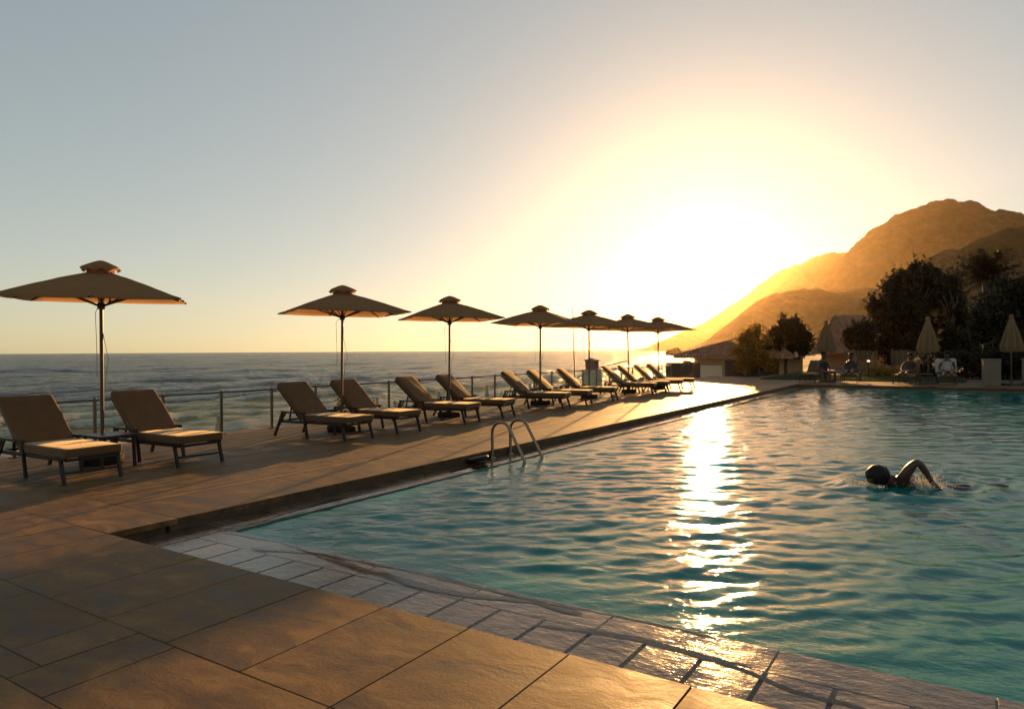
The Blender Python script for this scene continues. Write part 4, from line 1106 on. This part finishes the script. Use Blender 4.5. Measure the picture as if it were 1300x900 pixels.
tree('broad_tree', 'big dark tree rising in the middle of the garden', (-3.0, 49.0, 0), ragged(4, clumps(4, 34, (0, 0, 3.9), (1.6, 1.4, 1.9), (.5, .8)) + clumps(5, 9, (.75, 0, 5.6), (.7, .6, .75), (.4, .6)), 60) + clumps(6, 9, (-.2, 0, 1.6), (1.5, 1.2, .7), (.6, .9)), 56000, .10, M['leaf_dark'],
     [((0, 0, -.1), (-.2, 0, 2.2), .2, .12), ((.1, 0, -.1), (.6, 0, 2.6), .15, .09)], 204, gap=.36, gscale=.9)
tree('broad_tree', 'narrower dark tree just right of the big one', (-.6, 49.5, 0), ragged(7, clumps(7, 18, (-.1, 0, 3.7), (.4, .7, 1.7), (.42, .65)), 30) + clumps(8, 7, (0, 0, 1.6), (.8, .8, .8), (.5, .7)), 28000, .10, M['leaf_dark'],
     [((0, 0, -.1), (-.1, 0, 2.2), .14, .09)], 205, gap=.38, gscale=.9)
# palm
t = thing('palm_tree', 'palm with arching fronds behind the vine covered wall', 'palm', (1.2, 57., 0))
b = MB(); b.tube([(0, 0, 0), (.05, 0, 3.), (0, 0, 6.0)], [.28, .22, .26], 12); b.build('trunk', M['trunk'], t)
for k in range(44):
    rs = random.Random(300 + k); a = k * 2.399; el_ = R(-15 + 95 * (k / 43) ** .8); Lf = rs.uniform(1.8, 2.4)
    V = []; F = []; P = []; d = Vector((math.cos(a) * math.cos(el_), math.sin(a) * math.cos(el_), math.sin(el_))); p = Vector((0, 0, 6.0))
    for j in range(17):
        P.append(p.copy()); p = p + d * (Lf / 16); d = (d + Vector((0, 0, -.036))).normalized()
    b = MB(); b.tube(P, [.03 - .0016 * j for j in range(17)], 5)
    for j in range(2, 17):
        tdir = (P[j] - P[j - 1]).normalized(); sdv = tdir.cross(zz).normalized(); ll = .50 * math.sin(math.pi * (.12 + .82 * j / 17)) + .06
        for s in (-1, 1):
            for h_ in (0, .33, .66):
                q0 = P[j] - (P[j] - P[j - 1]) * h_; tip = q0 + (sdv * s * rs.uniform(.35, .9) + tdir * .8 + sdv.cross(tdir) * rs.uniform(-.9, .6)).normalized() * ll
                b.add([q0 - tdir * .05, q0 + tdir * .05, tip], [(0, 1, 2)])
    b.build('frond', M['palm'], t)
# vine covered wall mass on the right
bl = clumps(9, 20, (2.6, 0, 2.6), (2.2, .7, 2.1), (.7, 1.0)) + [((.55, -.3, 3.0), (.45, .5, .9)), ((.35, -.5, 2.2), (.35, .4, .8)), ((.8, -.4, 1.6), (.4, .4, .8)), ((1.3, -.2, 4.0), (.7, .6, .6)), ((2.2, -.2, 4.3), (.8, .7, .5)), ((3.4, -.2, 4.5), (.9, .7, .6)), ((4.6, -.2, 4.5), (.9, .7, .7))]; bl = bl[:20] + ragged(9, bl[20:], 40)
t = thing('vine_wall', 'tall garden wall smothered by a drooping flowering vine', 'vine', (.1, 42.5, 0))
b = MB(); b.box((3.6, .5, 2.0), (5.2, .3, 4.1)); b.build('wall', M['pale_wall'], t)
b = MB()
for k in range(7): limb(b, (1.2 + k * .7, .2, 0), (1.0 + k * .75, .0, 4.2), .05, .02, .04, 7, 400 + k)
b.build('stem', M['trunk'], t)
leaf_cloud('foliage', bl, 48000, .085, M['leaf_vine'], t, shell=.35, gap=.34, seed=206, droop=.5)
# hedge along the back of the far deck
t = thing('clipped_hedge', 'dense dark hedge behind the far loungers', 'hedge', (-1.5, 38.5, 0))
leaf_cloud('foliage', [((x, random.uniform(-.1, .1), .55), (.55, .45, .75)) for x in np.arange(.2, 8.5, .55)], 32000, .07, M['leaf_dark'], t, shell=.3, gap=.15, seed=207)
b = MB(); [limb(b, (x, 0, -.1), (x + .05, 0, .8), .03, .015, .05, 4, int(x * 10)) for x in np.arange(.2, 8.5, .55)]; b.build('stem', M['trunk'], t)
t = thing('flower_bed', 'low flower bed of reddish shrubs at the back of the lawn', 'flower bed', (-4.0, 40.2, 0))
leaf_cloud('foliage', [((x, random.uniform(-.2, .2), .12), (.4, .35, .30)) for x in np.arange(0, 3.0, .32)], 9000, .05, M['leaf_olive'], t, shell=.3, gap=.3, seed=208)
MB().box((1.5, 0, -.05), (3.3, .8, .1), bevel=.03).build('soil_bed', M['soil'], t)

# white plinths
for i, (x, y, lab) in enumerate([(.80, 31.55, 'plain white plinth beside the dark vine wall'), (2.05, 31.9, 'white plinth cut off by the right edge of the photo')]):
    t = thing('white_plinth', lab, 'plinth', (x, y, 0), .1, 'white plinths by the far pool edge')
    MB().box((0, 0, .47), (.54, .54, .94), bevel=.012).build('body', M['white_wall'], t); MB().box((0, 0, .965), (.57, .57, .045), bevel=.008).build('cap', M['white_wall'], t)
# garden lamp
t = thing('garden_lamp', 'small lit bollard lamp glowing by the flower bed', 'lamp', (-3.75, 36.0, 0))
MB().tube([(0, 0, 0), (0, 0, .78)], .022, 10).build('post', M['frame'], t)
MB().lathe([(.0, .78), (.06, .78), (.072, .82), (.06, .86), (.0, .87)], 14).build('globe', M['lamp'], t)

# ------------------------------------------------------------------ far loungers with people
FL = [(-5.45, 31.9, -95, 'lounger beside the left folded umbrella, its side to the bather'), (-4.0, 32.0, -88, 'lounger with a dark clothed bather left of the garden lamp'),
      (-1.95, 31.9, -100, 'lounger with a pale cushion left of the clear folded umbrella'), (-.62, 32.0, -86, 'lounger draped with a white towel right of the clear folded umbrella')]
for i, (x, y, a, lab) in enumerate(FL):
    o = copy_tree(lg); o.location = (x, y, 0); o.rotation_euler = (0, 0, R(a)); o['label'] = lab; o['group'] = 'loungers on the far side of the pool'
def sitter(label, loc, rz, recline=.55, top=None, seed=0, legs='out'):
    V.clear(); E.clear(); RD.clear()
    s_, c_ = math.sin(recline), math.cos(recline)
    pel = jv(Vector((0, 0, .50)), (.15, .11)); ab = jv(Vector((-.16 * s_, 0, .50 + .2 * c_)), (.13, .10), pel); ch = jv(Vector((-.36 * s_, 0, .50 + .40 * c_)), (.165, .11), ab)
    nk = jv(Vector((-.52 * s_, 0, .50 + .56 * c_)), .058, ch); h0 = jv(Vector((-.52 * s_ + .03, 0, .60 + .60 * c_)), .09, nk); jv(Vector((-.52 * s_ + .04, 0, .68 + .62 * c_)), .088, h0)
    for q in (-1, 1):
        sh = jv(Vector((-.42 * s_, q * .19, .48 + .46 * c_)), .06, ch); e = jv(Vector((-.24 * s_ + .04, q * .27, .50 + .2 * c_)), .042, sh); wv = jv(Vector((.14, q * .20, .50 + .1 * c_)), .03, e)
        hnd = jv(Vector((.21, q * .17, .55)), (.035, .018), wv)
        for dl in (-.02, -.007, .007, .02): jv(Vector((.28, q * (.16 + dl), .54)), .008, hnd)
        jv(Vector((.23, q * .13, .575)), .009, hnd)
        hp = jv(Vector((.10, q * .10, .48)), .095, pel)
        if legs == 'out': kn = jv(Vector((.48, q * .12, .60 if q > 0 else .50)), .064, hp); an = jv(Vector((.86, q * .11, .44)), .042, kn); jv(Vector((.93, q * .11, .50)), .032, an)
        else: kn = jv(Vector((.50, q * .13, .52)), .064, hp); an = jv(Vector((.52, q * .13, .09)), .042, kn); jv(Vector((.67, q * .14, .04)), .034, an)
    o = skin_mesh('person', list(V), list(E), list(RD), M['skin'], root=0)
    o.location = loc; o.rotation_euler = (0, 0, rz); tag(o, label, 'person')
    bm = bmesh.new(); bmesh.ops.create_icosphere(bm, subdivisions=3, radius=1.); hc = Vector((-.52 * s_ + .015, 0, .665 + .62 * c_))
    for v in bm.verts: v.co = Vector((v.co.x * .105, v.co.y * .10, v.co.z * .115)) + hc
    bmesh.ops.delete(bm, geom=[v for v in bm.verts if v.co.x > hc.x + .05 and v.co.z < hc.z + .04], context='VERTS')
    me = bpy.data.meshes.new('hair'); bm.to_mesh(me); bm.free(); me.materials.append(M['hair'])
    for p in me.polygons: p.use_smooth = True
    h = bpy.data.objects.new('hair', me); col.objects.link(h); h.parent = o
    b = MB(); b.tube([(-.02, 0, .50), (-.16 * s_, 0, .50 + .2 * c_), (-.36 * s_, 0, .50 + .42 * c_)], [.155, .15, .18], 14)
    b.build('top', top or M['trunks'], o)
    return o
sitter('bather in dark clothes sitting sideways on the lounger by the left folded umbrella', (-5.0, 31.75, -.08), R(-40), .05, legs='down', seed=1)
sitter('dark clothed bather reclining on the lounger left of the garden lamp', (-4.0, 32.0, -.06), R(-88), .55, seed=2)
sitter('bather reclining on the lounger with the pale cushion', (-1.90, 31.9, -.06), R(-100), .6, seed=3)
sitter('bather with a towel round the shoulders, right of the clear folded umbrella', (-.60, 31.95, -.06), R(-86), .4, M['towel'], seed=4)
# towel over the last lounger
V2 = []; 
for i in range(14):
    s = i / 13
    for j in range(10):
        y = (j / 9 - .5) * .72
        p = Vector((-.26 - .56 * s, y, .42 + .50 * s + .02 * math.sin(9 * y + 5 * s) - .18 * max(0, abs(y) - .30) * 4))
        V2.append(tuple(p + Vector((.06, 0, .05))))
tw = np_mesh('towel', V2, grid_faces(14, 10), M['towel'], smooth_=True); tw.location = (-.62, 32.0, 0); tw.rotation_euler = (0, 0, R(-86))
so_ = tw.modifiers.new('t', 'SOLIDIFY'); so_.thickness = .015
tag(tw, 'white towel hung over the back of the far lounger', 'towel')
# side table far
t = thing('side_table', 'small dark table under the clear folded umbrella', 'table', (-1.28, 31.3, 0))
MB().box((0, 0, .40), (.5, .45, .03), bevel=.006).build('tabletop', M['frame'], t)
for sx in (-1, 1):
    for sy in (-1, 1): MB().bar((sx * .21, sy * .19, 0), (sx * .2, sy * .18, .385), .03).build('leg', M['frame'], t)
